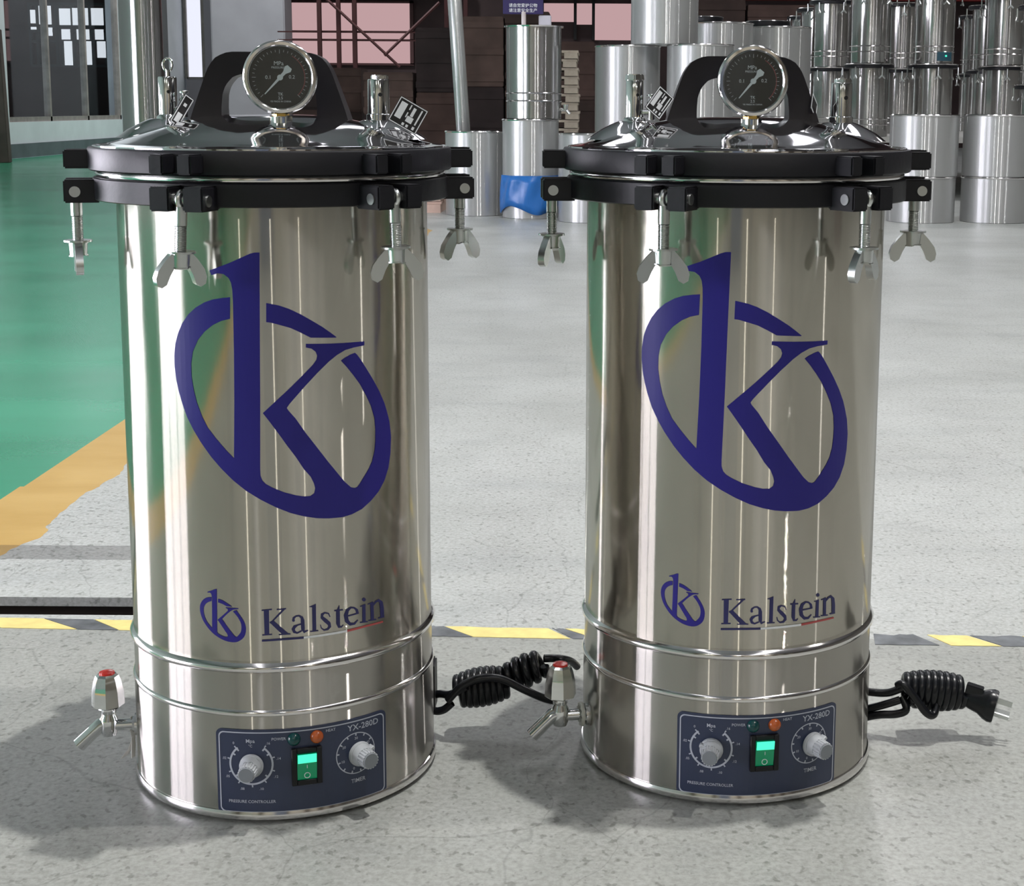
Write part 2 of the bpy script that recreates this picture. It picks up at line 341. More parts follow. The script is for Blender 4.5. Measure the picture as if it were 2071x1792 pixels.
# far wall
fw_ = MB(); Yf = 26.4
def fx(p): return (p - 1198.9) / 3092.8 * Yf
def fz(y): return .662 + (215 - y) / 3092.8 * Yf
xs_open = (fx(385), fx(424)); 
fw_.box(((X0 + xs_open[0]) / 2, Yf + .1, H / 2), (xs_open[0] - X0, .2, H)); fw_.box(((xs_open[1] + fx(450)) / 2, Yf + .1, H / 2), (fx(450) - xs_open[1], .2, H)); fw_.box(((xs_open[0] + xs_open[1]) / 2, Yf + .1, fz(165) / 2), (xs_open[1] - xs_open[0], .2, fz(165)))
tag(fw_.build('wall_back_left', mat('lilac_wall_paint', (.38, .35, .39), .7), smooth=False), kind='structure')
fr_ = MB(); fr_.box(((fx(450) + X1) / 2, Yf + .1, H / 2), (X1 - fx(450), .2, H)); tag(fr_.build('wall_back', DK, smooth=False), kind='structure')
w5 = MB(); w5.box((fx(421), Yf + .05, (fz(165) + H) / 2), (.05, .1, H - fz(165))); w5.box((fx(386), Yf + .05, (fz(165) + H) / 2), (.05, .1, H - fz(165))); w5.box((fx(404), Yf + .05, fz(165)), (fx(421) - fx(386), .1, .05))
w5o = tag(w5.build('window_5', FR, smooth=False), kind='structure')
MB().box((fx(404), Yf + .08, (fz(165) + H) / 2), (fx(421) - fx(386), .02, H - fz(165))).build('pane', emis('bright_door_daylight', (.86, .88, 1), 1.0), w5o, smooth=False)
c1 = MB(); c1.box(((fx(340) + fx(383)) / 2, Yf - 1.2, H / 2), (fx(383) - fx(340) , .5, H)).bevel(.02); tag(c1.build('trim_3', mat('grey_green_column', (.155, .165, .165), .7, noise=(2, .08, 3)), smooth=False), kind='structure')
c2 = MB(); c2.box(((fx(447) + fx(592)) / 2 * .94, Yf - 1.6, H / 2), ((fx(592) - fx(447)) * .94, .6, H)).bevel(.02); tag(c2.build('trim_4', CM, smooth=False), kind='structure')
yb = MB(); yb.box((fx(362) * .95, Yf - 2.0, 2.56), (.27, .12, .5)).bevel(.01); tag(yb.build('trim_5', mat('yellow_bracket', (.45, .30, .02), .5), smooth=False), kind='structure')
# pink lit windows of the far wall
w6 = MB(); PW = emis('rosy_lit_pane', (.46, .30, .31), 1.15); WPY = Yf - .03
gx = [598, 652, 656, 690, 694, 722, 726, 835]
for a, b_ in ((593, 599), (650, 657), (688, 695), (719, 727), (833, 840)): w6.box(((fx(a) + fx(b_)) / 2, WPY, (fz(12) + fz(135)) / 2), (fx(b_) - fx(a), .08, fz(12) - fz(135)))
for z in (14, 72, 88, 135): w6.box(((fx(593) + fx(840)) / 2, WPY, fz(z)), (fx(840) - fx(593), .08, .035))
w6o = tag(w6.build('window_6', mat('dark_red_mullion', (.06, .018, .018), .6), smooth=False), kind='structure')
for a, b_ in ((599, 650), (657, 688), (695, 719), (727, 833)):
    for c, d in ((14, 72), (72, 88), (88, 135)): MB().box(((fx(a) + fx(b_)) / 2, WPY + .03, (fz(c) + fz(d)) / 2), (fx(b_) - fx(a), .01, fz(c) - fz(d))).build('pane', PW, w6o, smooth=False)
w7 = MB(); 
for a in (1095, 1160, 1196, 1275): w7.box((fx(a), WPY, (fz(0) + fz(85)) / 2), (.05, .08, fz(0) - fz(85)))
w7o = tag(w7.build('window_7', S['rubber'], smooth=False), kind='structure')
for a, b_, c, d in ((1097, 1158, 14, 50), (1162, 1194, 14, 55), (1198, 1273, 14, 85)): MB().box(((fx(a) + fx(b_)) / 2, WPY + .03, (fz(c) + fz(d)) / 2), (fx(b_) - fx(a), .01, fz(c) - fz(d))).build('pane', PW, w7o, smooth=False)
# crane beams across the back
cb = MB(); cb.box(((fx(592) + fx(935)) / 2, Yf - .5, 2.62), (fx(935) - fx(592), .25, .42)); tag(cb.build('trim_6', mat('black_red_beam', (.02, .008, .01), .6), smooth=False), kind='structure')
cb = MB(); cb.box((4.2, Yf - .6, 2.62), (10.8 - fx(935) * .0, .25, .42)); cb2 = cb.build('trim_7', mat('red_crane_beam', (.20, .012, .010), .5), smooth=False); cb2.location.x = (fx(935) + 10) / 2 - 4.2 + .35; tag(cb2, kind='structure')
# other walls and the roof
MBr = MB(); MBr.box((X1 + .1, (Y0 + Y1) / 2, H / 2), (.2, Y1 - Y0, H)); tag(MBr.build('wall_right', mat('dim_right_wall', (.16, .15, .13), .8, noise=(1, .3, 3)), smooth=False), kind='structure')
MBn = MB(); MBn.box(((X0 + X1) / 2, Y0 - .1, H / 2), (X1 - X0, .2, H)); tag(MBn.build('wall_front', BW, smooth=False), kind='structure')
rf = MB(); rf.box(((X0 + X1) / 2, (Y0 + Y1) / 2, H + .1), (X1 - X0 + .4, Y1 - Y0 + .4, .2)); tag(rf.build('ceiling', mat('roof_sheet', (.33, .31, .33), .8), smooth=False), kind='structure')
# piers of the wall behind the photographer, they streak the steel
pier = mat('brown_pier', (.10, .08, .06), .8); pier2 = mat('pale_pier', (.62, .60, .54), .8)
for k, (x, wd, m_) in enumerate([(-5.6, .5, pier), (-3.6, .35, pier2), (-2.1, .5, pier), (-.2, .4, pier2), (1.5, .5, pier), (3.1, .3, pier2), (4.6, .7, pier), (7.0, .8, pier), (9.5, .8, pier)]):
    q = MB(); q.box((x, Y0 + .25, H / 2), (wd, .5, H)); tag(q.build('trim_%d' % (8 + k), m_, smooth=False), kind='structure')

# added glowing strips under the roof, to put highlights on the lids
ROOF_GLOW = emis('added_glow_sheet', (.94, .94, 1.0), 3.4)
rl = MB()
for x, wd in ((-1.6, .3), (3.0, 1.0)):
    for (a, b_) in ((-8, 1.0), (3.5, 12.5), (15, 24)): rl.box((x, (a + b_) / 2, H - .02), (wd, b_ - a, .03))
tag(rl.build('added_roof_glow', ROOF_GLOW, smooth=False), kind='structure')

# ---------------------------------------------------------------- printing wrapped on the steel
def wrap_flat(polys, r, step=2.5):
    """polys: lists of (deg, z); filled, cut into strips and laid on the cylinder of radius r"""
    b = bmesh.new()
    for P in polys:
        vs = [b.verts.new((a, z * 300, 0)) for a, z in P]
        es = [b.edges.new((vs[i], vs[(i + 1) % len(vs)])) for i in range(len(vs))]
        bmesh.ops.triangle_fill(b, use_beauty=True, use_dissolve=False, edges=es)
    return wrap_bm(b, r, step)
def wrap_bm(b, r, step=2.5):
    if b.verts:
        lo = min(v.co.x for v in b.verts); hi = max(v.co.x for v in b.verts); x = math.ceil(lo / step) * step
        while x < hi:
            if x > lo + 1e-4: bmesh.ops.bisect_plane(b, geom=b.verts[:] + b.edges[:] + b.faces[:], plane_co=(x, 0, 0), plane_no=(1, 0, 0), dist=1e-5)
            x += step
    for v in b.verts: v.co = pol(r + v.co.z, v.co.x, v.co.y / 300)
    return b
def from_bm(b, name, m, parent, out=None):
    for f in b.faces:
        f.normal_update(); c = f.calc_center_median()
        if f.normal.dot(Vector((c.x, c.y, 0))) < 0: f.normal_flip()
    me = bpy.data.meshes.new(name); b.to_mesh(me); b.free(); me.materials.append(m)
    o = bpy.data.objects.new(name, me); C.objects.link(o); o.parent = parent; return o
def text_bm(s, size, cx, cz, r, align='LEFT', xs=1.0):
    """text on a cylinder; size is the height in metres, cx degrees, cz metres"""
    cu = bpy.data.curves.new('t', 'FONT'); cu.body = s; cu.size = size; cu.align_x = align; cu.resolution_u = 2; cu.offset = .012 * size
    o = bpy.data.objects.new('t', cu); C.objects.link(o); bpy.context.view_layer.update()
    me = bpy.data.meshes.new_from_object(o.evaluated_get(bpy.context.evaluated_depsgraph_get())); bpy.data.objects.remove(o)
    b = bmesh.new(); b.from_mesh(me); bpy.data.meshes.remove(me)
    for v in b.verts: v.co = Vector((cx + math.degrees(v.co.x * xs / r), (cz + v.co.y) * 300, 0))
    return wrap_bm(b, r)
def text_mesh(s, size, align='CENTER'):
    cu = bpy.data.curves.new('t', 'FONT'); cu.body = s; cu.size = size; cu.align_x = align; cu.align_y = 'CENTER'; cu.resolution_u = 2
    o = bpy.data.objects.new('t', cu); C.objects.link(o); bpy.context.view_layer.update()
    me = bpy.data.meshes.new_from_object(o.evaluated_get(bpy.context.evaluated_depsgraph_get())); bpy.data.objects.remove(o); return me
def ring_seg(r0, r1, a0, a1, n, cx, cz, R):
    """flat ring on the panel: centre cx deg, cz m; radii in m; angles from 12 o'clock clockwise"""
    P = []
    for i in range(n + 1):
        a = math.radians(a0 + (a1 - a0) * i / n); P.append((cx + math.degrees(r1 * math.sin(a) / R), cz + r1 * math.cos(a)))
    for i in range(n, -1, -1):
        a = math.radians(a0 + (a1 - a0) * i / n); P.append((cx + math.degrees(r0 * math.sin(a) / R), cz + r0 * math.cos(a)))
    return P

def rrect(x0, x1, z0, z1, rx, rz, n=5):
    P = []
    for cx, cz, s in ((x1 - rx, z1 - rz, 0), (x1 - rx, z0 + rz, 90), (x0 + rx, z0 + rz, 180), (x0 + rx, z1 - rz, 270)):
        for i in range(n + 1):
            a = math.radians(s + 90 * i / n); P.append((cx + rx * math.sin(a), cz + rz * math.cos(a)))
    return P

# swing bolt: origin at its pin, hanging down; local x tangent, y outward(-)
def swing_bolt_parts(root, ang, nut_rot, length, thick=.0054, tilt=0, flat=False):
    base = pol(.1825, ang, .5815)
    T = Matrix.Translation(base) @ Matrix.Rotation(math.radians(ang), 4, 'Z') @ Matrix.Rotation(math.radians(tilt), 4, 'Y')
    rod = MB(); eye = []
    for i in range(16): a = 2 * PI * i / 16; eye.append((0, .0052 * math.cos(a), .0052 * math.sin(a)))
    rod.tube(eye, .0036, 8, closed=True)
    rod.cyl((0, 0, -.006), (0, 0, -length * .42), thick)
    pts = []; rr = []; n = 44
    for i in range(n): z = -length * .42 - (length * .62) * i / n; pts.append((0, 0, z)); rr.append(thick * (1.0 if i % 2 else .84))
    rod.tube(pts, rr, 14)
    o = rod.build('swing_bolt', S['zinc'], root, ang=50); o.matrix_local = T
    pin = MB(); pin.cyl((-.0265, 0, 0), (.0265, 0, 0), .0050).build('pin', S['zinc'], o)
    wz = -length * .86
    MB().cyl((0, 0, wz), (0, 0, wz + .0018), .0130, n=28).build('washer', S['zinc'], o)
    m = MB(); m.cyl((0, 0, wz), (0, 0, wz - .0125), .0085, .0078, n=20)
    R = Matrix.Rotation(math.radians(nut_rot), 3, 'Z')
    for sgn in (-1, 1):
        P = []; # wing outline in xz
        for x, z in [(.004, -.001), (.009, -.0005), (.014, -.006), (.0195, -.0135), (.0215, -.020), (.0205, -.0255), (.0165, -.028), (.0125, -.0255), (.0095, -.018), (.0065, -.0125), (.004, -.0115)]:
            P.append((x * 1.1 * sgn, z * 1.06 + wz))
        mm = R @ Matrix(((1, 0, 0), (0, 0, 1), (0, 1, 0)))
        m.prism(P, .0070, mm)
    nut = m.bevel(.0011, 2).build('wing_nut', S['zinc'], o, ang=50)
    return o

def lug(root, ang, r0, r1, z0, z1, wdt, slot, m):
    b = MB(); R = rotz(ang)
    for s in (-1, 1):
        w_ = (wdt - slot) / 2; c = s * (slot / 2 + w_ / 2)
        b.box(R @ Vector((c, -(r0 + r1) / 2, (z0 + z1) / 2)), (w_, r1 - r0, z1 - z0), R)
    return b.bevel(.0014, 2).build('lug', m, root)

def knob(root, name, ang, z, r, pointer, scale=1.0):
    # local frame: x tangent, y outward is -y, build along -y
    T = Matrix.Translation(pol(.1492, ang, z)) @ Matrix.Rotation(math.radians(ang), 4, 'Z')
    b = MB(); n = 48; depth = .021 * scale; prof = []
    b.cyl((0, 0, 0), (0, -.004, 0), r * 1.16, r * 1.12, n=40)
    b.cyl((0, -.004, 0), (0, -depth * .55, 0), r * 1.05, r * .88, n=18)
    o = b.bevel(.0006, 1).build(name, S['knob'], root, ang=25); o.matrix_local = T
    g = MB()
    for k in range(18):
        a = 2 * PI * k / 18; p = Vector((math.sin(a), 0, math.cos(a)))
        g.cyl(p * r * .80 + Vector((0, -.004, 0)), p * r * .72 + Vector((0, -depth, 0)), .0011, n=6)
    g.cyl((0, -.004, 0), (0, -depth, 0), r * .82, r * .74, n=36); g.build('grip', S['knob'], o, ang=30)
    c = MB(); c.cyl((0, -depth, 0), (0, -depth - .0012, 0), r * .72, r * .68, n=36); c.build('knob_cap', S['knobcap'], o)
    a = math.radians(pointer); d = Vector((math.sin(a), 0, math.cos(a)))
    p = MB(); p.box(d * r * .95 + Vector((0, -.0055, 0)), (r * .34, .007, r * .62), Matrix.Rotation(a, 3, 'Y')); p.bevel(.0006, 1).build('pointer', S['knob'], o)
    return o

def make_autoclave(loc, P):
    root = empty('autoclave', (loc[0], loc[1], 0)); tag(root, P['label'], 'autoclave', 'autoclaves standing on the concrete floor')
    N = 160
    MB().lathe([(.1455, .150), (.147, .152), (.147, .5735), (.143, .5745)], N).build('body', S['body'], root)
    MB().lathe([(.1462, .1455), (.149, .1465), (.1504, .1485), (.1508, .1505), (.1500, .1527), (.1478, .1545), (.1468, .1555)], N).build('bead_ring', S['rim'], root)
    MB().lathe([(.1472, .1085), (.1474, .146)], N).build('middle_band', S['skirt'], root)
    MB().lathe([(.1470, .1040), (.1489, .1050), (.1496, .1070), (.1490, .1090), (.1472, .1102)], N).build('bead_ring', S['rim'], root)
    MB().lathe([(.1484, .0095), (.1482, .1045)], N).build('skirt', S['skirt'], root)
    MB().lathe([(.1478, .0120), (.1496, .0115), (.1506, .0088), (.1508, .0062), (.1500, .0040), (.1475, .0035), (.10, .0035)], N).build('base_rim', S['rim'], root)
    for a in (30, 120, 210, 300): p = pol(.125, a, 0); MB().cyl((p.x, p.y, 0), (p.x, p.y, .0036), .012).build('rubber_foot', S['rubber'], root)
    # logo prints
    t0, t1, z0, z1 = P['big']
    f = lambda Q: [(t0 + u * (t1 - t0), z0 + v * (z1 - z0)) for u, v in Q]
    from_bm(wrap_flat([f(LOGO_MAIN), f(LOGO_ARC)], .14725, 2.0), 'printed_emblem', S['navy'], root)
    t0, t1, z0, z1 = P['small']
    from_bm(wrap_flat([f(LOGO_MAIN), f(LOGO_ARC)], .14725, 2.0), 'printed_emblem', S['navy'], root)
    da, dz = P['word']; sh = lambda Q: [(3.33 + (a - 3.33) * P.get('ws', 1) + da, z + dz) for a, z in Q]
    wb = wrap_flat([sh(q) for q in WORD], .14725, 2.5); from_bm(wb, 'printed_name', S['navy2'], root)
    for q, mm, nn in zip(FLAG, (S['navy2'], S['white'], S['red']), ('navy_line', 'white_line', 'red_line')): from_bm(wrap_flat([sh(q)], .14725, 2.5), 'underline', mm, root)
    # control panel
    pc = P['panel']; RP = .1487
    sheet = wrap_flat([rrect(pc - 32, pc + 32, .0085, .0920, 2.2, .0055)], RP + .0004, 2.0)
    e = bmesh.ops.extrude_face_region(sheet, geom=sheet.faces[:])
    for v in [g for g in e['geom'] if isinstance(g, bmesh.types.BMVert)]:
        k = (RP - .0008) / math.hypot(v.co.x, v.co.y); v.co.x *= k; v.co.y *= k
    pan = from_bm(sheet, 'control_panel', S['panel'], root)
    outer = rrect(pc - 31, pc + 31, .0108, .0897, 2.0, .005, 6); inner = rrect(pc - 30.55, pc + 30.55, .01195, .08855, 1.7, .0042, 6)
    quads = [[outer[i], outer[(i + 1) % len(outer)], inner[(i + 1) % len(inner)], inner[i]] for i in range(len(outer))]
    from_bm(wrap_flat(quads, RP + .0007, 2.0), 'border_line', S['pwhite'], pan)
    d1, d2 = (pc - 19.2, .0588), (pc + 18.8, .0575)
    Q = [ring_seg(.0205, .0217, 40, 320, 40, d1[0], d1[1], RP), ring_seg(.0187, .0192, 40, 320, 40, d1[0], d1[1], RP)]
    Q = []
    for i in range(40):
        a, b_ = 38 + i * 7.1, 38 + (i + 1) * 7.1
        Q.append(ring_seg(.0188, .0206, a, b_, 1, d1[0], d1[1], RP))
    for k, a in enumerate(range(38, 323, 35)): Q.append(ring_seg(.0206, .0228, a - 1.6, a + 1.6, 1, d1[0], d1[1], RP))
    for a in (40, 60, 130, 230, 300, 318): Q.append(ring_seg(.0168, .0188, a - 2.5, a + 2.5, 1, d1[0], d1[1], RP))
    for i in range(48): Q.append(ring_seg(.0194, .0204, i * 7.5, i * 7.5 + 7.5, 1, d2[0], d2[1], RP))
    for k in range(13):
        a = k * 27.7; Q.append(ring_seg(.0172, .0195, a - 2.2, a + 2.2, 1, d2[0], d2[1], RP))
    from_bm(wrap_flat(Q, RP + .0007, 2.0), 'dial_markings', S['pwhite'], pan)['kind'] = 'stuff'
    tb = bmesh.new()
    def addt(s, size, a, z, al='CENTER', xs=1.0):
        b = text_bm(s, size, a, z, RP + .0007, al, xs); me = bpy.data.meshes.new('x'); b.to_mesh(me); b.free(); tb.from_mesh(me); bpy.data.meshes.remove(me)
    addt('YX-280D', .0082, pc + 22.0, .0806, 'CENTER', 1.05)
    addt('TIMER', .0055, pc + 19.5, .0285); addt('PRESSURE CONTROLLER', .0040, pc - 19.3, .0205, 'CENTER', 1.0)
    addt('Mpa', .0050, pc - 19.3, .0795); addt('\u00b0C', .0034, pc - 19.3, .0752)
    addt('POWER', .0038, pc - 9.3, .0815); addt('HEAT', .0038, pc + 9.2, .0845); addt('POWER', .0038, pc + .4, .0355)
    for k, s in enumerate(('0', '10', '20', '30', '40', '50')):
        a = math.radians(-70 - 0 + k * 57 - 100); addt(s, .0036, d2[0] + math.degrees(.0148 * math.sin(a) / RP), d2[1] + .0148 * math.cos(a) - .0013)
    for k, s in enumerate(('.16', '.14', '.12', '.10', '.08', '.05', '.02', '0')):
        a = math.radians(38 + k * 40.5); addt(s, .0034, d1[0] + math.degrees((.0258) * math.sin(a) / RP), d1[1] + (.0258) * math.cos(a) - .0013)
    from_bm(tb, 'panel_lettering', S['pwhite'], pan)['kind'] = 'stuff'
    knob(pan, 'control_knob', d1[0] + .2, .0575, .0098, P['kp'][0]); knob(pan, 'control_knob', d2[0] + 1.4, .0562, .0103, P['kp'][1])
    # rocker switch
    T = Matrix.Translation(pol(RP, pc + .3, .0548)) @ Matrix.Rotation(math.radians(pc + .3), 4, 'Z')
    fr = MB(); 
    for c, d in (((-.0115, -.002, 0), (.005, .004, .036)), ((.0115, -.002, 0), (.005, .004, .036)), ((0, -.002, .0155), (.018, .004, .005)), ((0, -.002, -.0155), (.018, .004, .005))): fr.box(c, d)
    so = fr.bevel(.0006, 1).build('rocker_switch', S['rubber'], pan); so.matrix_local = T
    rk = MB(); mm = Matrix(((0, 0, 1), (1, 0, 0), (0, 1, 0)))
    rk.prism([(-.0005, .013), (-.0062, .0122), (-.0045, .0035), (-.0022, -.013), (.002, -.013), (.002, .013)], .018, mm)
    rk.bevel(.0004, 1).build('rocker', S['swgreen'], so)
    lit = MB(); lit.box((0, -.0062, .0088), (.0172, .0009, .0084), Matrix.Rotation(math.radians(8), 3, 'X')).build('lit_rocker_face', S['swlit'], so, smooth=False)
    mk = MB()
    mk.tube([(.0026 * math.sin(2 * PI * i / 16), -.0036, -.0085 + .0026 * math.cos(2 * PI * i / 16)) for i in range(16)], .0004, 6, closed=True); mk.box((0, -.0046, .0005), (.0005, .0006, .0032)).build('switch_mark', S['white'], so)
    for da_, mt in ((-4.0, S['ledg']), (4.1, S['ledo'])):
        T = Matrix.Translation(pol(RP, pc + da_, .0815)) @ Matrix.Rotation(math.radians(pc + da_), 4, 'Z')
        b = MB(); b.lathe([(.0062, 0), (.006, .0022), (.0045, .0045), (.002, .0058), (.0001, .0062)], 24, m=Matrix.Rotation(PI / 2, 3, 'X')); o = b.build('indicator_lamp', mt, pan); o.matrix_local = T
    # lower flange
    lf = MB().lathe([(.146, .5738), (.1655, .5735), (.167, .5745), (.167, .5935), (.166, .5945), (.150, .5948)], N).build('lower_flange', S['black'], root)
    MB().lathe([(.155, .5925), (.1600, .5942), (.1640, .5948), (.1648, .5960), (.1648, .5988), (.1640, .6003), (.155, .6006)], N).build('sealing_rim', S['rim'], lf)
    for k in range(6):
        a = P['bolt'] + 60 * k
        lug(lf, a, .160, .1925, .5712, .5925, .050, .013, S['black'])
        nr, ln, tl = P['bolts'][k]
        swing_bolt_parts(root, a, nr, ln, tilt=tl)
    # lid
    lid = MB().lathe([(.155, .6010), (.1695, .6010), (.1710, .6022), (.1710, .6205), (.1700, .6222), (.1600, .6232), (.150, .6232)], N).build('lid_flange', S['black'], root)
    for k in range(6): lug(lid, P['lug'] + 60 * k, .160, .1915, .6024, .6196, .040, .0135, S['black'])
    MB().lathe([(.1665, .6226), (.1665, .6238), (.1600, .6248), (.1535, .6252), (.1515, .6258), (.1480, .6268), (.1400, .6290), (.1300, .6325), (.1200, .6360), (.1100, .6392), (.1000, .6420), (.0900, .6447), (.0800, .6471), (.0700, .6492), (.0600, .6508), (.0450, .6520), (.0250, .6526), (.0001, .6528)], N).build('lid_dome', S['dome'], root)
    for a in P['valve_ang']:
        c = pol(.102, a, 0); MB().lathe([(.046, .6300), (.036, .6375), (.028, .6418), (.021, .6452), (.0155, .6475), (.0135, .6480), (.0001, .6482)], 40, c=(c.x, c.y, 0)).build('lid_boss', S['dome'], root)
    # handle
    T = Matrix.Translation((P['hx'], P['hy'], 0)) @ Matrix.Rotation(math.radians(P['hrot']), 4, 'Z')
    out = [(-.0745, .6475), (-.0720, .6560), (-.0650, .6760), (-.0600, .6900), (-.0560, .6990), (-.0500, .7060), (-.0420, .7100), (-.034, .7112)]
    inn = [(-.0450, .6475), (-.0450, .6600), (-.0440, .6720), (-.0410, .6800), (-.0350, .6870), (-.0290, .6898), (-.022, .6905)]
    full = out + [(-x, z) for x, z in out[::-1]] ; finn = inn + [(-x, z) for x, z in inn[::-1]]
    hb = MB(); mt = Matrix(((1, 0, 0), (0, 0, 1), (0, 1, 0)))
    # strip of quads between the outer and inner curves
    def samp(pl, n):
        L_ = [0]
        for i in range(1, len(pl)): L_.append(L_[-1] + math.dist(pl[i], pl[i - 1]))
        o = []
        for k in range(n):
            t = L_[-1] * k / (n - 1); i = max(j for j in range(len(pl)) if L_[j] <= t + 1e-9); i = min(i, len(pl) - 2); u = (t - L_[i]) / (L_[i + 1] - L_[i]); o.append((pl[i][0] + (pl[i + 1][0] - pl[i][0]) * u, pl[i][1] + (pl[i + 1][1] - pl[i][1]) * u))
        return o
    n = 41; A = samp(full, n); B = samp(finn, n); hw = .0135; g = []
    for i in range(n):
        th = hw + .006 * (abs(i - n // 2) / (n // 2)) ** 3
        g.append([hb.b.verts.new((A[i][0], -th, A[i][1])), hb.b.verts.new((A[i][0], th, A[i][1])), hb.b.verts.new((B[i][0], th, B[i][1])), hb.b.verts.new((B[i][0], -th, B[i][1]))])
    for i in range(n - 1):
        for k in range(4): hb.b.faces.new((g[i][k], g[i][(k + 1) % 4], g[i + 1][(k + 1) % 4], g[i + 1][k]))
    hb.b.faces.new(g[0]); hb.b.faces.new(g[-1][::-1])
    ho = hb.bevel(.003, 3, 50).build('lid_handle', S['bakelite'], root, ang=50); ho.matrix_local = T
    # pressure gauge, facing the photographer
    gx, gy = P['gauge']; T = Matrix.Translation((gx, gy, .6862)) @ Matrix.Rotation(math.radians(P['grot']), 4, 'Z')
    RX = Matrix.Rotation(PI / 2, 3, 'X')  # lathe axis z -> -y
    go = MB().lathe([(.0001, -.014), (.026, -.014), (.0290, -.012), (.0300, .006)], 64, m=RX).build('pressure_gauge', S['chrome'], root); go.matrix_local = T
    MB().lathe([(.0298, -.001), (.0325, -.0005), (.0335, .0025), (.0333, .0055), (.0318, .0078), (.0292, .0082), (.0278, .0068), (.0276, .0045)], 72, m=RX).build('bezel', S['rim'], go)
    MB().cyl((0, -.004, 0), (0, -.0042, 0), .0285, n=64).build('dial_face', S['face'], go)
    tk = MB()
    for k in range(31):
        a = math.radians(-135 + 9 * k); r0, r1 = (.0215, .0250) if k % 5 == 0 else (.0228, .0248); d = Vector((math.sin(a), 0, math.cos(a)))
        tk.box(d * (r0 + r1) / 2 + Vector((0, -.0044, 0)), (.0004, .0002, r1 - r0), Matrix.Rotation(a, 3, 'Y'))
    tk.build('scale_ticks', S['knob'], go, smooth=False)
    rd = MB(); pts = [(.0222 * math.sin(math.radians(a)), -.0044, .0222 * math.cos(math.radians(a))) for a in range(30, 136, 7)]; rd.tube(pts, .0004, 5).build('red_arc', mat('dim_red_arc', (.22, .05, .05), .5), go)
    for s, sz, x, z, in (('MPa', .0052, -.001, .0125), ('PRESSURE', .0026, -.002, .0088), ('0.1', .0046, -.0105, 0), ('0.2', .0046, .0105, .0005), ('TK', .0038, 0, -.0150), ('2.5', .0036, 0, -.0185), ('YB MADE IN CHINA', .0021, 0, -.0215)):
        me = text_mesh(s, sz); me.materials.append(S['needle']); o = bpy.data.objects.new('dial_lettering', me); C.objects.link(o); o.parent = go; o.matrix_local = Matrix.Translation((x, -.0046, z)) @ Matrix.Rotation(PI / 2, 4, 'X')
    nd = MB(); na = math.radians(P['needle']); mm = Matrix.Rotation(na, 3, 'Y') @ Matrix(((1, 0, 0), (0, 0, 1), (0, 1, 0)))
    nd.prism([(-.0012, 0), (-.0004, .0205), (.0004, .0205), (.0012, 0), (.0016, -.006), (.0036, -.0100), (.0026, -.0128), (-.0026, -.0128), (-.0036, -.0100), (-.0016, -.006)], .0005, mm)
    no = nd.build('needle', S['needle'], go, smooth=False); no.location = (0, -.0058, 0)
    MB().cyl((0, -.0050, 0), (0, -.0072, 0), .0026, n=20).build('needle_hub', S['needle'], go)
    MB().cyl((0, -.0074, 0), (0, -.0078, 0), .0280, n=64).build('gauge_glass', S['glass'], go)
    zb = .650
    MB().cyl((0, 0, -.0325), (0, 0, -.0352), .0078, n=6).build('brass_fitting', S['brass'], go)
    MB().cyl((0, 0, -.0348), (0, 0, -.0425), .0098, .0098, n=6).bevel(.0006, 1).build('hex_nut', S['chrome'], go)
    # valves
    for j, (x, y, kind) in enumerate(P['valves']):
        if kind == 'safety':
            o = MB().lathe([(.0118, .6470), (.0118, .6530), (.0104, .6540), (.0104, .6855), (.0098, .6865), (.0001, .6865)], 32).build('safety_valve', S['chrome'], root); o.location = (x, y, 0)
            MB().cyl((.0012, 0, .6862), (.0012, 0, .6905), .0088, n=8).bevel(.0008, 2).build('valve_cap', S['chrome'], o)
            MB().cyl((.003, -.0106, .672), (.003, -.0092, .672), .0019, n=14).build('vent_hole', S['rubber'], o)
        else:
            o = MB().lathe([(.0115, .6470), (.0110, .6500), (.0088, .6520), (.0088, .6865), (.0080, .6878), (.0001, .6878)], 32).build('exhaust_valve', S['chrome'], root); o.location = (x, y, 0)
            MB().cyl((.0030, -.0088, .6735), (.0030, -.0078, .6735), .0016, n=12).build('vent_hole', S['rubber'], o)
            if P['ring']:
                b = MB(); b.cyl((.001, 0, .687), (.001, 0, .694), .0022); b.tube([(.001 + .0045 * math.cos(2 * PI * i / 18), 0, .6990 + .0062 * math.sin(2 * PI * i / 18)) for i in range(18)], .0011, 7, closed=True); b.build('pull_ring', S['chrome'], o)
            else: MB().cyl((0, 0, .6875), (0, 0, .6935), .0100, .0092, n=8).bevel(.0008, 2).build('valve_cap', S['chrome'], o)
            b = MB(); b.cyl((.008, -.002, .6565), (.019, -.004, .6565), .0030); b.cyl((.0165, -.004, .6490), (.0165, -.004, .6650), .0036, .0026); b.cyl((.0165, -.004, .6650), (.0165, -.004, .6700), .0048, .0034); b.cyl((.0165, -.004, .6720), (.0165, -.004, .6745), .0046, n=8)
            b.cyl((.0165, -.004, .670), (.0165, -.004, .673), .0016); b.bevel(.0004, 1).build('vent_tap', S['chrome'], o)
    for (c, w_, h_, rot3, prints) in P['tags']:
        b = MB(); b.box((0, 0, 0), (w_, .0007, h_)); o = b.build('name_tag', S['face'], root, smooth=False)
        o.matrix_local = Matrix.Translation(c) @ Matrix.Rotation(math.radians(rot3[2]), 4, 'Z') @ Matrix.Rotation(math.radians(rot3[0]), 4, 'X') @ Matrix.Rotation(math.radians(rot3[1]), 4, 'Y')
        e = MB(); y = -.0005; t = .0009
        for sx in (-1, 1): e.box((sx * (w_ / 2 - t), y, 0), (t, .0003, h_ - t)); e.box((0, y, sx * (h_ / 2 - t)), (w_ - t, .0003, t))
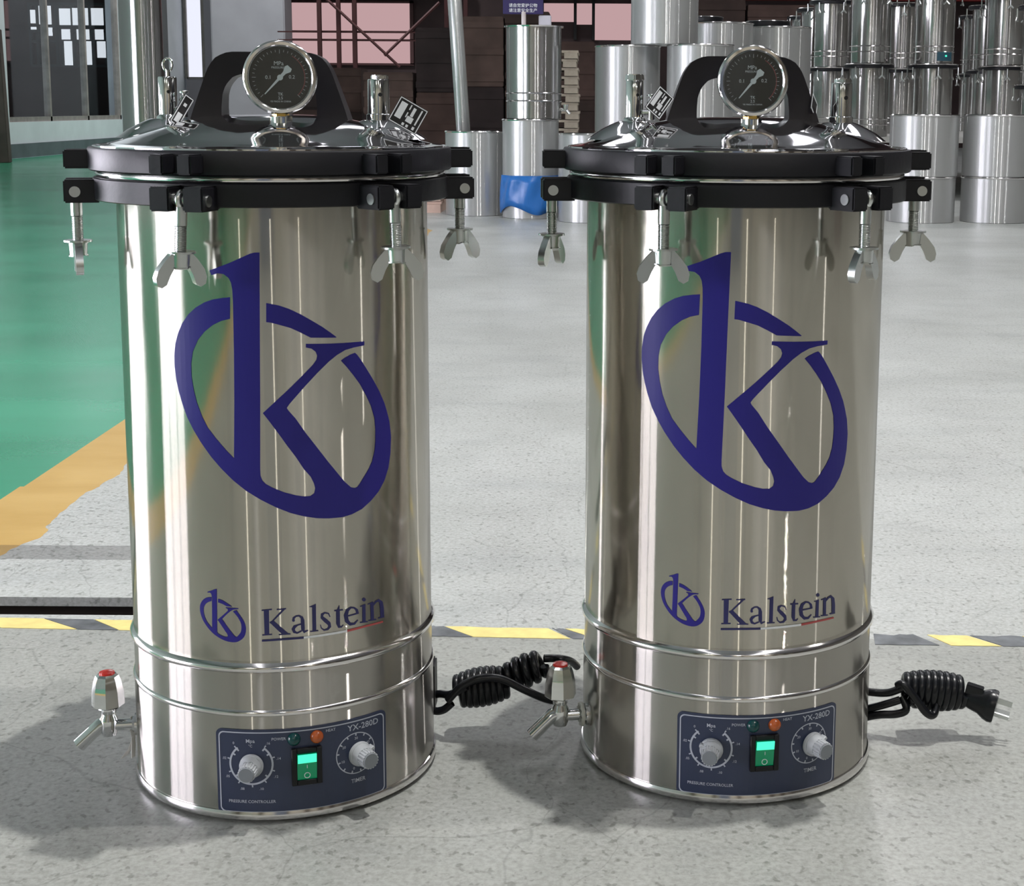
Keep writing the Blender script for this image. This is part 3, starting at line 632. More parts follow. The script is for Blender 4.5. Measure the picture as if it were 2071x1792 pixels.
        if prints:
            for (bx, bz, bw, bh) in prints: e.box((bx * w_, y, bz * h_), (bw * w_, .0003, bh * h_))
        e.build('tag_print', S['white'], o, smooth=False)
        if P['ring']:
            pass
    # drain tap
    ta = P['tap']; T = Matrix.Rotation(math.radians(ta), 4, 'Z'); TZ = .0455
    # local: outward is -y, x tangent
    b = MB(); b.cyl((0, -.147, TZ), (0, -.1505, TZ), .0115, n=28); b.cyl((0, -.150, TZ), (0, -.153, TZ), .0085, n=6); b.cyl((0, -.150, TZ), (0, -.176, TZ), .0058, n=24)
    b.lathe([(.0001, TZ - .0105), (.007, TZ - .0095), (.0088, TZ - .004), (.0088, TZ + .008), (.0068, TZ + .012), (.0068, TZ + .019), (.0001, TZ + .019)], 28, c=(0, -.176, 0))
    to = b.build('drain_tap', S['chrome'], root); to.matrix_local = T
    sp = MB(); sp.tube([(0, -.176, TZ + .004), (0, -.184, TZ + .001), (0, -.192, TZ - .006), (0, -.2055, TZ - .0185)], [.0074, .0073, .0070, .0073], 20).build('spout', S['chrome'], to)
    hx = MB(); hx.cyl((0, -.176, TZ + .013), (0, -.176, TZ + .0205), .0078, n=6).bevel(.0006, 1).build('hex_nut', S['chrome'], to)
    cp = MB(); prof = [(.0132, TZ + .0205), (.0156, TZ + .0225), (.0149, TZ + .036), (.0128, TZ + .047), (.0108, TZ + .0525), (.0085, TZ + .0545), (.0001, TZ + .0545)]
    cp.lathe(prof, 16, c=(0, -.176, 0))
    for v in cp.b.verts:
        a = math.atan2(v.co.x, v.co.y + .176); k = 1 + .045 * math.cos(8 * a); v.co.x *= k; v.co.y = -.176 + (v.co.y + .176) * k
    cp.build('tap_handle', S['chrome'], to, ang=28)
    MB().lathe([(.0078, TZ + .0545), (.0074, TZ + .0562), (.004, TZ + .0572), (.0001, TZ + .0575)], 24, c=(0, -.176, 0)).build('red_button', S['redcap'], to)
    if P['strip']:
        b = MB(); 
        for pts in ([(-.001, -.1535, TZ + .008), (.001, -.1545, TZ - .004), (.000, -.1530, TZ - .015), (.0025, -.1560, TZ - .024), (.005, -.1620, TZ - .032)], [(.0045, -.1530, TZ - .012), (.0065, -.1525, TZ - .020), (.0130, -.1525, TZ - .030)]):
            wv = [.0022, .0028, .0024, .0034, .0050][:len(pts)]
            A = [Vector(p) + Vector((-w_, w_ * .6, 0)) for p, w_ in zip(pts, wv)]; B = [Vector(p) + Vector((w_, -w_ * .6, 0)) for p, w_ in zip(pts, wv)]
            vs = [(b.b.verts.new(p), b.b.verts.new(q)) for p, q in zip(A, B)]
            for i in range(len(vs) - 1): b.b.faces.new((vs[i][0], vs[i][1], vs[i + 1][1], vs[i + 1][0]))
        o = b.build('sealing_tape', S['tape'], to, smooth=False); md = o.modifiers.new('s', 'SOLIDIFY'); md.thickness = .0004
    else:
        b = MB(); b.tube([(.0015 * math.sin(2 * PI * i / 20) + .0, -.1535 + .000, TZ + 0) for i in range(2)] if False else [(.0105 * math.cos(2 * PI * i / 20), -.1532 - .001 * (i % 2), TZ + .0105 * math.sin(2 * PI * i / 20)) for i in range(20)], .0022, 7, closed=True).build('sealing_tape', S['tape'], to)
    return root

LOGO_MAIN=[(0.2747, 0.8384), (0.2431, 0.8355), (0.1992, 0.829), (0.161, 0.8176), (0.1173, 0.7964), (0.0795, 0.7687), (0.0485, 0.7357), (0.0247, 0.6979), (0.0094, 0.6604), (0.0006, 0.6169), (0.0, 0.5737), (0.0066, 0.5248), (0.0179, 0.4825), (0.0335, 0.4406), (0.0569, 0.3897), (0.0883, 0.342), (0.1229, 0.2976), (0.1679, 0.2476), (0.2117, 0.206), (0.2617, 0.1641), (0.3177, 0.1246), (0.3801, 0.09), (0.4418, 0.0607), (0.504, 0.0358), (0.5599, 0.02), (0.617, 0.0081), (0.6683, 0.0024), (0.7292, 0.0), (0.7771, 0.0053), (0.8273, 0.0187), (0.8762, 0.0436), (0.9187, 0.0725), (0.9541, 0.1091), (0.981, 0.1564), (0.9952, 0.2125), (1.0, 0.2765), (0.9907, 0.3359), (0.9759, 0.3762), (0.9613, 0.4104), (0.9328, 0.4585), (0.8963, 0.5098), (0.8616, 0.5546), (0.8324, 0.5916), (0.8161, 0.6099), (0.8063, 0.6173), (0.7835, 0.6124), (0.7555, 0.6022), (0.7382, 0.5932), (0.7665, 0.566), (0.7978, 0.5322), (0.8301, 0.4947), (0.8591, 0.4507), (0.8848, 0.4072), (0.9021, 0.3603), (0.9066, 0.3151), (0.9055, 0.2708), (0.9, 0.2329), (0.8862, 0.1967), (0.8656, 0.1673), (0.8387, 0.1393), (0.8169, 0.1164), (0.8057, 0.1067), (0.7941, 0.1042), (0.7755, 0.1091), (0.7481, 0.1315), (0.7252, 0.1564), (0.6737, 0.215), (0.6238, 0.2757), (0.5753, 0.3347), (0.5348, 0.3897), (0.5043, 0.4218), (0.4991, 0.4312), (0.5085, 0.443), (0.5298, 0.4638), (0.5801, 0.5106), (0.631, 0.5542), (0.683, 0.5936), (0.7212, 0.616), (0.7601, 0.6315), (0.8002, 0.6376), (0.8541, 0.6413), (0.8544, 0.6564), (0.7766, 0.6576), (0.6847, 0.66), (0.5856, 0.6645), (0.5852, 0.6511), (0.6084, 0.6458), (0.6259, 0.634), (0.6326, 0.6185), (0.6287, 0.6034), (0.614, 0.5867), (0.5741, 0.5537), (0.51, 0.5012), (0.4607, 0.4629), (0.3986, 0.4141), (0.4238, 0.384), (0.4638, 0.3335), (0.4971, 0.2891), (0.5308, 0.2471), (0.5646, 0.1983), (0.5923, 0.1686), (0.6059, 0.1421), (0.6113, 0.123), (0.6064, 0.1046), (0.5903, 0.0949), (0.5619, 0.0953), (0.5269, 0.1018), (0.4783, 0.1156), (0.4301, 0.1348), (0.4029, 0.149), (0.3892, 0.1616), (0.3815, 0.1804), (0.3809, 0.2052), (0.3887, 0.452), (0.3949, 0.6954), (0.4032, 1.0), (0.3815, 1.0), (0.3608, 0.9951), (0.2764, 0.9621), (0.1885, 0.9336), (0.1967, 0.9169), (0.2249, 0.9243), (0.2501, 0.9218), (0.2709, 0.9084), (0.2809, 0.8905), (0.2855, 0.8636), (0.2866, 0.8156), (0.2844, 0.6348), (0.2793, 0.4515), (0.2704, 0.2451), (0.2366, 0.2752), (0.1936, 0.3168), (0.1569, 0.3555), (0.1313, 0.3974), (0.1094, 0.4454), (0.0954, 0.4939), (0.087, 0.5423), (0.0877, 0.5916), (0.0978, 0.6348), (0.1239, 0.6783), (0.1565, 0.7101), (0.1954, 0.7357), (0.2328, 0.7516), (0.2719, 0.7602)]
LOGO_ARC=[(0.4248, 0.8176), (0.4438, 0.8143), (0.4776, 0.8078), (0.5183, 0.7948), (0.5661, 0.7736), (0.6146, 0.7476), (0.6571, 0.7239), (0.6931, 0.7007), (0.7204, 0.682), (0.7152, 0.6804), (0.6059, 0.6865), (0.5643, 0.7068), (0.5232, 0.7248), (0.4756, 0.7378), (0.4417, 0.7463), (0.4227, 0.7484)]
LOGO_BOUNDS=(-26.84, 55.25, 0.2877, 0.5333)
WORD=[[(4.27, 0.2066), (6.11, 0.2067), (5.99, 0.1832), (4.32, 0.1831)], [(3.57, 0.2066), (7.15, 0.2073), (7.14, 0.2062), (3.56, 0.2055)], [(3.5, 0.182), (6.97, 0.1825), (6.98, 0.1835), (3.51, 0.1831)], [(10.73, 0.2062), (11.76, 0.2063), (7.02, 0.1941), (6.09, 0.1932)], [(8.8, 0.207), (12.1, 0.2073), (12.09, 0.2062), (8.79, 0.2059)], [(6.1, 0.1948), (7.48, 0.1963), (12.61, 0.1833), (13.45, 0.1828), (13.44, 0.182), (9.29, 0.182), (9.29, 0.1828), (10.22, 0.1833)], [(14.69, 0.1944), (14.92, 0.1967), (14.31, 0.1979), (14.05, 0.1949)], [(14.92, 0.1967), (15.62, 0.1984), (15.43, 0.1998), (14.31, 0.1979)], [(15.62, 0.1984), (16.55, 0.1984), (16.72, 0.1999), (15.43, 0.1998)], [(16.55, 0.1984), (17.1, 0.1964), (17.98, 0.1978), (16.72, 0.1999)], [(17.1, 0.1964), (17.16, 0.1938), (18.39, 0.1943), (17.98, 0.1978)], [(17.08, 0.1951), (17.19, 0.1859), (18.52, 0.1861), (18.42, 0.195)], [(17.19, 0.1859), (18.17, 0.1821), (18.37, 0.1844), (18.52, 0.1861)], [(18.17, 0.1821), (19.73, 0.1841), (19.61, 0.1849), (18.37, 0.1844)], [(17.55, 0.1919), (15.91, 0.1911), (16.09, 0.1898), (17.66, 0.1907)], [(15.91, 0.1911), (14.53, 0.1901), (15.22, 0.1879), (16.09, 0.1898)], [(14.53, 0.1901), (13.79, 0.187), (14.96, 0.1866), (15.22, 0.1879)], [(13.79, 0.187), (14.36, 0.1833), (15.08, 0.1852), (14.96, 0.1866)], [(14.36, 0.1833), (15.78, 0.1821), (15.71, 0.1837), (15.08, 0.1852)], [(15.78, 0.1821), (17.52, 0.184), (17.34, 0.1852), (15.71, 0.1837)], [(15.08, 0.1952), (15.0, 0.1945), (14.81, 0.194), (14.55, 0.1939), (14.29, 0.1941), (14.11, 0.1947), (14.05, 0.1954), (14.12, 0.1961), (14.32, 0.1966), (14.58, 0.1967), (14.83, 0.1964), (15.02, 0.1959)], [(21.26, 0.2076), (22.63, 0.2087), (22.57, 0.1834), (21.2, 0.1835)], [(20.13, 0.2067), (22.64, 0.2089), (22.62, 0.2075), (21.4, 0.2059)], [(20.33, 0.1826), (23.32, 0.1825), (23.33, 0.1835), (20.34, 0.1837)], [(27.86, 0.1948), (27.33, 0.1986), (26.99, 0.1976), (27.5, 0.1945)], [(27.33, 0.1986), (25.73, 0.1999), (25.81, 0.1985), (26.99, 0.1976)], [(25.73, 0.1999), (24.37, 0.1988), (25.22, 0.1971), (25.81, 0.1985)], [(24.37, 0.1988), (24.23, 0.1946), (25.24, 0.1957), (25.22, 0.1971)], [(24.23, 0.1946), (25.52, 0.1904), (26.51, 0.1929), (25.24, 0.1957)], [(25.52, 0.1904), (26.69, 0.1875), (27.86, 0.1891), (26.51, 0.1929)], [(26.69, 0.1875), (26.99, 0.1858), (28.05, 0.1848), (27.86, 0.1891)], [(26.99, 0.1858), (26.55, 0.1839), (26.9, 0.1822), (28.05, 0.1848)], [(26.55, 0.1839), (25.42, 0.1835), (25.3, 0.1821), (26.9, 0.1822)], [(25.42, 0.1835), (24.61, 0.1854), (24.22, 0.1849), (25.3, 0.1821)], [(24.61, 0.1854), (24.29, 0.1883), (23.99, 0.1882), (24.22, 0.1849)], [(31.17, 0.2043), (30.6, 0.2014), (31.38, 0.2007), (31.33, 0.2041)], [(30.6, 0.2014), (30.01, 0.199), (31.45, 0.1983), (31.38, 0.2007)], [(30.01, 0.199), (29.99, 0.1867), (31.43, 0.1863), (31.45, 0.1983)], [(29.99, 0.1867), (30.71, 0.1827), (31.46, 0.1845), (31.43, 0.1863)], [(30.71, 0.1827), (32.13, 0.1824), (31.9, 0.1838), (31.46, 0.1845)], [(32.13, 0.1824), (32.81, 0.1845), (32.63, 0.185), (31.9, 0.1838)], [(29.36, 0.1992), (32.66, 0.1987), (32.61, 0.2), (29.32, 0.2005)], [(34.08, 0.1917), (38.98, 0.1924), (38.85, 0.1937), (33.96, 0.1929)], [(38.99, 0.1931), (38.57, 0.197), (37.67, 0.1961), (37.89, 0.1931)], [(38.57, 0.197), (37.24, 0.1998), (36.97, 0.1984), (37.67, 0.1961)], [(37.24, 0.1998), (35.63, 0.2009), (35.88, 0.1991), (36.97, 0.1984)], [(35.63, 0.2009), (33.88, 0.199), (34.92, 0.1969), (35.88, 0.1991)], [(33.88, 0.199), (32.96, 0.1937), (34.52, 0.1928), (34.92, 0.1969)], [(32.96, 0.1937), (33.37, 0.1872), (34.85, 0.1883), (34.52, 0.1928)], [(33.37, 0.1872), (35.19, 0.1827), (35.64, 0.1854), (34.85, 0.1883)], [(35.19, 0.1827), (37.31, 0.1826), (36.91, 0.1846), (35.64, 0.1854)], [(37.31, 0.1826), (38.69, 0.1862), (38.44, 0.1869), (36.91, 0.1846)], [(40.52, 0.2), (41.87, 0.2002), (41.83, 0.183), (40.39, 0.1833)], [(39.41, 0.183), (42.74, 0.1821), (42.75, 0.1831), (39.42, 0.1841)], [(39.68, 0.1986), (41.96, 0.1987), (41.78, 0.2002), (39.57, 0.1994)], [(42.04, 0.2044), (41.93, 0.2036), (41.62, 0.2031), (41.22, 0.2031), (40.82, 0.2035), (40.53, 0.2044), (40.43, 0.2053), (40.54, 0.2062), (40.84, 0.2067), (41.25, 0.2067), (41.65, 0.2063), (41.94, 0.2054)], [(43.95, 0.2001), (45.38, 0.2005), (45.53, 0.1833), (44.06, 0.1836)], [(43.03, 0.1828), (46.54, 0.1819), (46.55, 0.183), (43.03, 0.1839)], [(47.53, 0.1824), (50.49, 0.182), (50.29, 0.1832), (47.54, 0.1837)], [(42.94, 0.1988), (45.5, 0.1993), (45.25, 0.2008), (42.81, 0.1997)], [(45.54, 0.1966), (46.78, 0.199), (46.19, 0.2007), (45.15, 0.1974)], [(46.78, 0.199), (47.73, 0.1992), (47.91, 0.2017), (46.19, 0.2007)], [(47.73, 0.1992), (48.16, 0.1975), (49.76, 0.1978), (47.91, 0.2017)], [(48.16, 0.1975), (48.41, 0.1921), (50.24, 0.1912), (49.76, 0.1978)], [(48.41, 0.1921), (48.54, 0.1836), (50.38, 0.1825), (50.24, 0.1912)]]
FLAG=[[(3.35, 0.1781), (10.69, 0.1789), (18.05, 0.1789), (18.03, 0.1769), (10.67, 0.1769), (3.33, 0.1763)], [(18.05, 0.1789), (25.91, 0.1793), (34.12, 0.1793), (34.11, 0.1772), (25.89, 0.1771), (18.03, 0.1769)], [(34.21, 0.1793), (41.71, 0.1796), (49.68, 0.179), (49.82, 0.1774), (41.7, 0.1778), (34.19, 0.1771)]]

BW_ = {}
tagprints = [(-.28, .05, .22, .62), (.10, .18, .10, .34), (.10, -.12, .22, .22), (.33, .1, .05, .6), (-.05, .3, .04, .2), (-.05, 0, .04, .2), (.33, -.33, .08, .12), (.12, -.36, .08, .1), (-.02, -.36, .08, .1)]
LP = dict(label='left stainless autoclave with tap over grey floor, lid name tag on its right', big=(-26.84, 55.25, .2877, .5333), small=(-19.6, -2.2, .1752, .2248), word=(0, 0), panel=17.6, kp=(-135, 60),
    bolt=-13.6, bolts=[(55, .0535, 3), (-32, .0530, -2), (-62, .0500, 0), (0, .05, 0), (30, .05, 0), (4, .0560, 0)], lug=-15.2,
    valve_ang=(-88, 90), hx=.0003, hy=0.0, hrot=2, gauge=(.0236, -.0755), grot=12, needle=-137, valves=[(-.1010, .004, 'exhaust'), (.1025, .000, 'safety')], ring=True,
    tags=[((.1330, -.020, .6525), .0295, .0260, (0, 30, 8), tagprints), ((-.0790, -.030, .6560), .0120, .0300, (12, 30, 50), [(0, -.25, .5, .3), (.0, .2, .3, .1)])], tap=-80, strip=True)
RP_ = dict(label='right stainless autoclave with plugged coiled cord on its right side', big=(-40.0, 43.9, .2893, .5325), small=(-30.3, -13.1, .1768, .2268), word=(-10.5, -.0008), ws=1.0, panel=9.4, kp=(-60, 55),
    bolt=-25.3, bolts=[(25, .0535, 0), (18, .0525, 0), (-95, .0500, 0), (0, .05, 0), (30, .05, 0), (150, .0530, 0)], lug=-27.2,
    valve_ang=(-90, 90), hx=.0045, hy=0.0, hrot=0, gauge=(.0070, -.0755), grot=5, needle=-140, valves=[(-.1010, .0, 'exhaust'), (.1030, .000, 'safety')], ring=False,
    tags=[((-.0775, -.030, .6660), .0200, .0260, (0, 38, 25), tagprints), ((.0740, -.015, .6640), .0260, .0160, (0, 25, 70), None)], tap=-77, strip=False)
AL = make_autoclave((-.3096, 1.4871), LP)
AR = make_autoclave((.1405, 1.5279), RP_)

# power cords: wound bundles
def helix(c0, c1, r0, turns, n=18, sag=0, ry=1.0, taper=.25):
    c0 = Vector(c0); c1 = Vector(c1); ax = (c1 - c0); L_ = ax.length; ax.normalize(); u = ax.cross(Vector((0, 0, 1))).normalized(); v = u.cross(ax)
    P = []
    for i in range(turns * n + 1):
        t = i / (turns * n); a = 2 * PI * i / n; r = r0 * (1 - taper * (2 * t - 1) ** 2)
        P.append(c0 + ax * L_ * t + (u * math.cos(a) * ry + v * math.sin(a)) * r + Vector((0, 0, sag * math.sin(PI * t))))
    return P
def local(root, P): return [Vector(p) - root.location for p in P]
def cord(root, coil, strands, extra=None):
    b = MB()
    for pts, r in coil: b.tube(local(root, pts), r, 10)
    o = b.build('power_cord', S['cord'], root)
    for s in strands: MB().tube(local(root, smooth_pts(s)), .0042, 10).build('cord_strand', S['cord'], o)
    return o
def smooth_pts(P, n=6):
    P = [Vector(p) for p in P]; out = []
    for i in range(len(P) - 1):
        p0 = P[max(i - 1, 0)]; p1 = P[i]; p2 = P[i + 1]; p3 = P[min(i + 2, len(P) - 1)]
        for k in range(n):
            t = k / n; out.append(.5 * ((2 * p1) + (-p0 + p2) * t + (2 * p0 - 5 * p1 + 4 * p2 - p3) * t * t + (-p0 + 3 * p1 - 3 * p2 + p3) * t ** 3))
    out.append(P[-1]); return out
oL = cord(AL, [(helix((-.1420, 1.548, .0475), (-.0905, 1.552, .0560), .0178, 8, ry=.8), .0043), (helix((-.0880, 1.556, .0600), (-.0500, 1.560, .0745), .0140, 4, ry=.8), .0050)],
    [[(-.1720, 1.552, .0400), (-.1600, 1.545, .0455), (-.1480, 1.535, .0490), (-.130, 1.530, .0600)],
     [(-.1690, 1.560, .062), (-.1700, 1.550, .0470), (-.1670, 1.540, .0305), (-.1560, 1.535, .0315), (-.1460, 1.534, .0400)],
     [(-.1500, 1.530, .0440), (-.1350, 1.528, .0610), (-.1150, 1.527, .0700), (-.0930, 1.530, .0680), (-.0700, 1.532, .0560), (-.0480, 1.535, .0450), (-.0330, 1.54, .0400)],
     [(-.0500, 1.56, .0800), (-.0350, 1.565, .0780), (-.0220, 1.585, .0680), (-.0150, 1.600, .0560)]])
MB().box(Vector((.1405, .060, .0560)), (.010, .03, .052)).bevel(.002).build('cord_outlet', S['rubber'], AL)
oR = cord(AR, [(helix((.3330, 1.548, .0535), (.3960, 1.552, .0480), .0178, 9, ry=.8, taper=.25), .0046)],
    [[(.2860, 1.560, .0470), (.3000, 1.552, .0475), (.3160, 1.545, .0500), (.330, 1.540, .0580)],
     [(.2850, 1.562, .0230), (.3000, 1.548, .0320), (.3150, 1.540, .0400), (.327, 1.538, .0450)],
     [(.2850, 1.555, .0160), (.3050, 1.543, .0260), (.3230, 1.536, .0300), (.3330, 1.534, .0360), (.3290, 1.540, .0480)],
     [(.3230, 1.535, .0620), (.3280, 1.530, .0650), (.3400, 1.527, .0520), (.3520, 1.526, .0360), (.3610, 1.530, .0320), (.3660, 1.538, .0420)]])
def plug():
    T = Matrix.Translation(Vector((.4010, 1.546, .0440)) - AR.location) @ Matrix.Rotation(math.radians(12), 4, 'Y') @ Matrix.Rotation(math.radians(-20), 4, 'Z')
    b = MB(); b.lathe([(.0001, -.006), (.0075, -.005), (.0105, .002), (.0125, .012), (.0165, .019), (.0180, .024), (.0175, .029), (.0001, .0300)], 28, m=Matrix.Rotation(PI / 2, 3, 'Y'))
    for v in b.b.verts: v.co.y *= .8
    b.box((.004, 0, .011), (.018, .012, .010)); o = b.bevel(.0008, 2, 60).build('plug', S['cord'], AR, ang=50); o.matrix_local = T
    for (y, z, a) in ((0, .0075, 0), (-.0065, -.0055, 30), (.0065, -.0055, -30)):
        MB().box((.0365, y, z), (.016, .0016, .0055), Matrix.Rotation(math.radians(a), 3, 'X')).build('plug_pin', S['zinc'], o, smooth=False)
plug()
MB().box(Vector((.1450, .030, .0500)), (.008, .03, .066)).bevel(.002).build('cord_outlet', S['rubber'], AR)

# ---------------------------------------------------------------- drums and pots in the background
def drum(px_l, px_r, y_top, y_bot, Y, label, z0=None, hollow=True, name='steel_drum', m=None):
    x0 = (px_l - CX) / F_PX * Y; x1 = (px_r - CX) / F_PX * Y
    fz_ = lambda yy: CAM_H + (215 - yy) / F_PX * Y
    return drum3((x0 + x1) / 2, Y, (x1 - x0) / 2, z0 if z0 is not None else fz_(y_bot), fz_(y_top), label, m)
def drum3(x, y, r, z0, z1, label, m=None, group='plain steel drums'):
    root = empty('steel_drum', (x, y, z0)); tag(root, label, 'drum', group); h = z1 - z0
    MB().lathe([(.0001, .012), (r - .012, .012), (r - .012, h - .004), (r, h - .004), (r, .004), (r - .004, 0), (.0001, 0)][::1], 72).build('shell', m or S['drum'], root)
    MB().lathe([(r - .012, h - .006), (r + .003, h - .010), (r + .005, h - .005), (r + .002, h), (r - .012, h)], 72).build('rolled_rim', S['rim'], root)
    return root
DR = [
 ('short grey drum holding the tall steel tube, left of the wrapped stack', -.7246, 9.44, .185, 0, .511),
 ('bottom drum of the blue-wrapped stack in the middle background', -.3800, 9.22, .168, 0, .586),
 ('low drum half hidden behind the right autoclave flange, by the wrapped stack', -.0100, 8.95, .197, 0, .509),
 ('bottom drum under the pale drum left of the right autoclave', .2000, 9.42, .197, 0, .509),
 ('pale drum on the second layer left of the right autoclave handle', .2000, 9.42, .197, .510, 1.025),
 ('bottom drum hidden behind the right autoclave handle', .6250, 9.20, .197, 0, .509),
 ('second layer drum seen through the right autoclave handle', .6250, 9.20, .197, .510, 1.025),
 ('topmost large drum above and left of the right gauge', .4150, 9.30, .200, 1.026, 1.60),
 ('lower drum of the stack right of the right gauge', 1.245, 10.6, .225, 0, .60),
 ('upper tall drum directly right of the right gauge', 1.245, 10.6, .225, .602, 1.20),
 ('tall drum behind the right gauge, dark lid on it', .830, 10.3, .215, .602, 1.21),
 ('lower drum behind the right gauge', .830, 10.3, .215, 0, .60),
 ('upper drum of the front stack right of the right autoclave', 1.945, 9.1, .2, .270, .628),
 ('floor drum of the front stack right of the right autoclave', 1.940, 9.1, .197, 0, .269),
 ('upper drum of the stack cut by the right edge', 2.385, 9.12, .2, .270, .630),
 ('floor drum of the stack cut by the right edge', 2.385, 9.12, .2, 0, .269)]
drums = [drum3(x, y, r, z0, z1, lab) for lab, x, y, r, z0, z1 in DR]
# dark lids on some drums
def dark_lid(x, y, z, r, label):
    root = empty('drum_lid', (x, y, z)); tag(root, label, 'lid')
    MB().lathe([(.0001, .002), (r, .002), (r + .006, .006), (r + .006, .03), (r, .034), (.0001, .034)], 48).build('lid_plate', S['black'], root)
    MB().lathe([(r + .004, .030), (r + .009, .034), (r + .005, .039), (r - .004, .037)], 48).build('bright_edge', S['rim'], root)
dark_lid(.735, 10.3, 1.212, .105, 'small black lid with bright edge on the drum behind the right gauge')
dark_lid(1.175, 10.6, 1.202, .145, 'wide black lid with bright edge on the drum right of the right gauge')

# polished pot with a tap on the wrapped stack
def pot(x, y, z, label):
    root = empty('steel_pot', (x, y, z)); tag(root, label, 'pot'); r = .164
    MB().lathe([(.0001, 0), (r - .004, 0), (r, .004), (r, .535), (r - .01, .535)], 72).build('shell', S['potbody'], root)
    MB().lathe([(r - .01, .530), (r + .012, .532), (r + .014, .540), (r - .01, .542), (.0001, .540)], 72).build('rolled_rim', S['rim'], root)
    for zz_ in (.105, .150): MB().lathe([(r - .001, zz_ - .006), (r + .004, zz_), (r - .001, zz_ + .006)], 72).build('bead_ring', S['rim'], root)
    t = MB(); t.cyl((r - .005, -.02, .055), (r + .035, -.03, .055), .010); t.cyl((r + .025, -.03, .05), (r + .025, -.03, .085), .012, .018, n=12); t.cyl((r + .03, -.03, .055), (r + .05, -.035, .03), .009); t.cyl((r - .02, -.03, .052), (r - .02, -.05, .04), .010).build('tap', S['chrome'], root)
pot(-.3600, 9.22, .587, 'tall polished pot with a small tap, standing on the blue-wrapped drum')
# blue wrap round the lower drum
b = MB(); n = 64; rows = []
for j in range(6):
    row = []
    for i in range(n + 1):
        a = math.radians(-95 + 190 * i / n); z = .255 - j * .036 - (.05 * (j / 5) * (.5 + .5 * math.sin(3.3 * a + .6))) ; rr = .174 + .006 * math.sin(9 * a + j) + .010 * (j / 5) * abs(math.sin(4 * a + 1.1))
        row.append(b.b.verts.new((rr * math.sin(a), -rr * math.cos(a), z)))
    rows.append(row)
for j in range(5):
    for i in range(n): b.b.faces.new((rows[j][i], rows[j][i + 1], rows[j + 1][i + 1], rows[j + 1][i]))
o = b.build('plastic_wrap', mat('blue_plastic_sheet', (.015, .13, .42), .35), loc=(-.3800, 9.22, 0)); md = o.modifiers.new('s', 'SOLIDIFY'); md.thickness = .003
tag(o, 'blue plastic wrapped round the drum beneath the tall pot', 'plastic sheet')
# leaning tube in the drum
b = MB(); b.cyl((-.765, 9.40, .013), (-.895, 9.40, 2.1), .0385, n=32, caps=False); o = b.build('steel_tube', S['drum']); md = o.modifiers.new('s', 'SOLIDIFY'); md.thickness = -.004
tag(o, 'tall leaning steel tube standing in the short grey drum', 'tube')
# tall flue drums by the left wall
def column(x, y, r, label, h):
    root = empty('steel_cylinder', (x, y, 0)); tag(root, label, 'cylinder')
    z = 0; k = 0
    while z < h: MB().lathe([(.0001, z + .01), (r - .01, z + .01), (r, z + .004), (r, z + 2.6), (r - .01, z + 2.6), (.0001, z + 2.6)], 64).build('shell', S['potbody'], root); z += 2.7
column(-3.465, 11.9, .160, 'tall upright steel cylinder behind the left valve of the left autoclave', 2.4)
column(-3.42, 12.4, .06, 'thin pale steel cylinder just right of the tall stacked one', 2.4) if False else None

# other autoclave bodies in store
def make_vessel(loc, label, rot=0):
    root = empty('pressure_vessel', loc, math.radians(rot)); tag(root, label, 'autoclave', 'lidless autoclave bodies stored in the background'); h = .53
    MB().lathe([(.0001, .002), (.146, .002), (.1475, .006), (.1475, .515), (.14, .516)], 56).build('body', S['potbody'], root)
    for zz_ in (.085, .125): MB().lathe([(.147, zz_ - .005), (.1515, zz_), (.147, zz_ + .005)], 56).build('bead_ring', S['rim'], root)
    f = MB().lathe([(.14, .496), (.180, .496), (.184, .500), (.184, .516), (.180, .520), (.14, .520)], 56).build('flange', S['black'], root)
    MB().lathe([(.15, .519), (.184, .522), (.186, .526), (.182, .530), (.15, .530)], 56).build('sealing_rim', S['rim'], root)
    for k in range(6):
        p = pol(.193, 20 + 60 * k, .505); b = MB(); b.cyl(p, p - Vector((0, 0, .062)), .0055, n=8); q = p - Vector((0, 0, .062)); d = Vector((math.cos(k), math.sin(k), 0)) * .022
        b.cyl(q, q + d - Vector((0, 0, .022)), .007, .006, n=6); b.cyl(q, q - d - Vector((0, 0, .022)), .007, .006, n=6); b.build('wing_bolt', S['zinc'], root)
    return root
def set_vessel(src, loc, label, rot):
    r = copy_tree(src); r.location = loc; r.rotation_euler = (0, 0, math.radians(rot)); r['label'] = label; return r
def bx(p, Y): return (p - CX) / F_PX * Y
V0 = make_vessel((bx(1745, 11.5), 11.5, .456), 'lower autoclave body of the left stack behind the right valve')
panel_src = MB(); ps = MB().lathe([(.1495, .02), (.1495, .088)], 14, a0=math.radians(-2), a1=math.radians(48))
vs = [V0]
allv = [(1745, 11.5, .987, 'upper autoclave body of the left stack behind the right valve', 14), (1872, 11.5, .456, 'lower autoclave body under the one with a blue panel', 40), (1872, 11.5, .987, 'upper autoclave body with blue panel, right of centre', 52)]
for i, (p, Y, z, lab, rt_) in enumerate(allv): vs.append(set_vessel(V0, (bx(p, Y), Y, z), lab, rt_))
pb = ps.build('control_panel', mat('teal_panel', (.03, .09, .13), .4), vs[3]); pb.rotation_euler = (0, 0, math.radians(-52)); 
lp = MB().cyl(pol(.150, 24, .055), pol(.156, 24, .055), .007, n=12).build('green_switch', S['swlit'], vs[3]); lp.rotation_euler = (0, 0, math.radians(-52))
far = [(1668, 12.6, 'nearest'), (1640, 13.6, 'second'), (1618, 14.8, 'third'), (1603, 16.2, 'fourth')]
for i, (p, Y, w_) in enumerate(far):
    for z, l2 in ((.456, 'lower'), (.987, 'upper')): set_vessel(V0, (bx(p, Y), Y, z), '%s body in the %s stack of the shaded row left of the lit stacks' % (l2, w_), 20 * i)
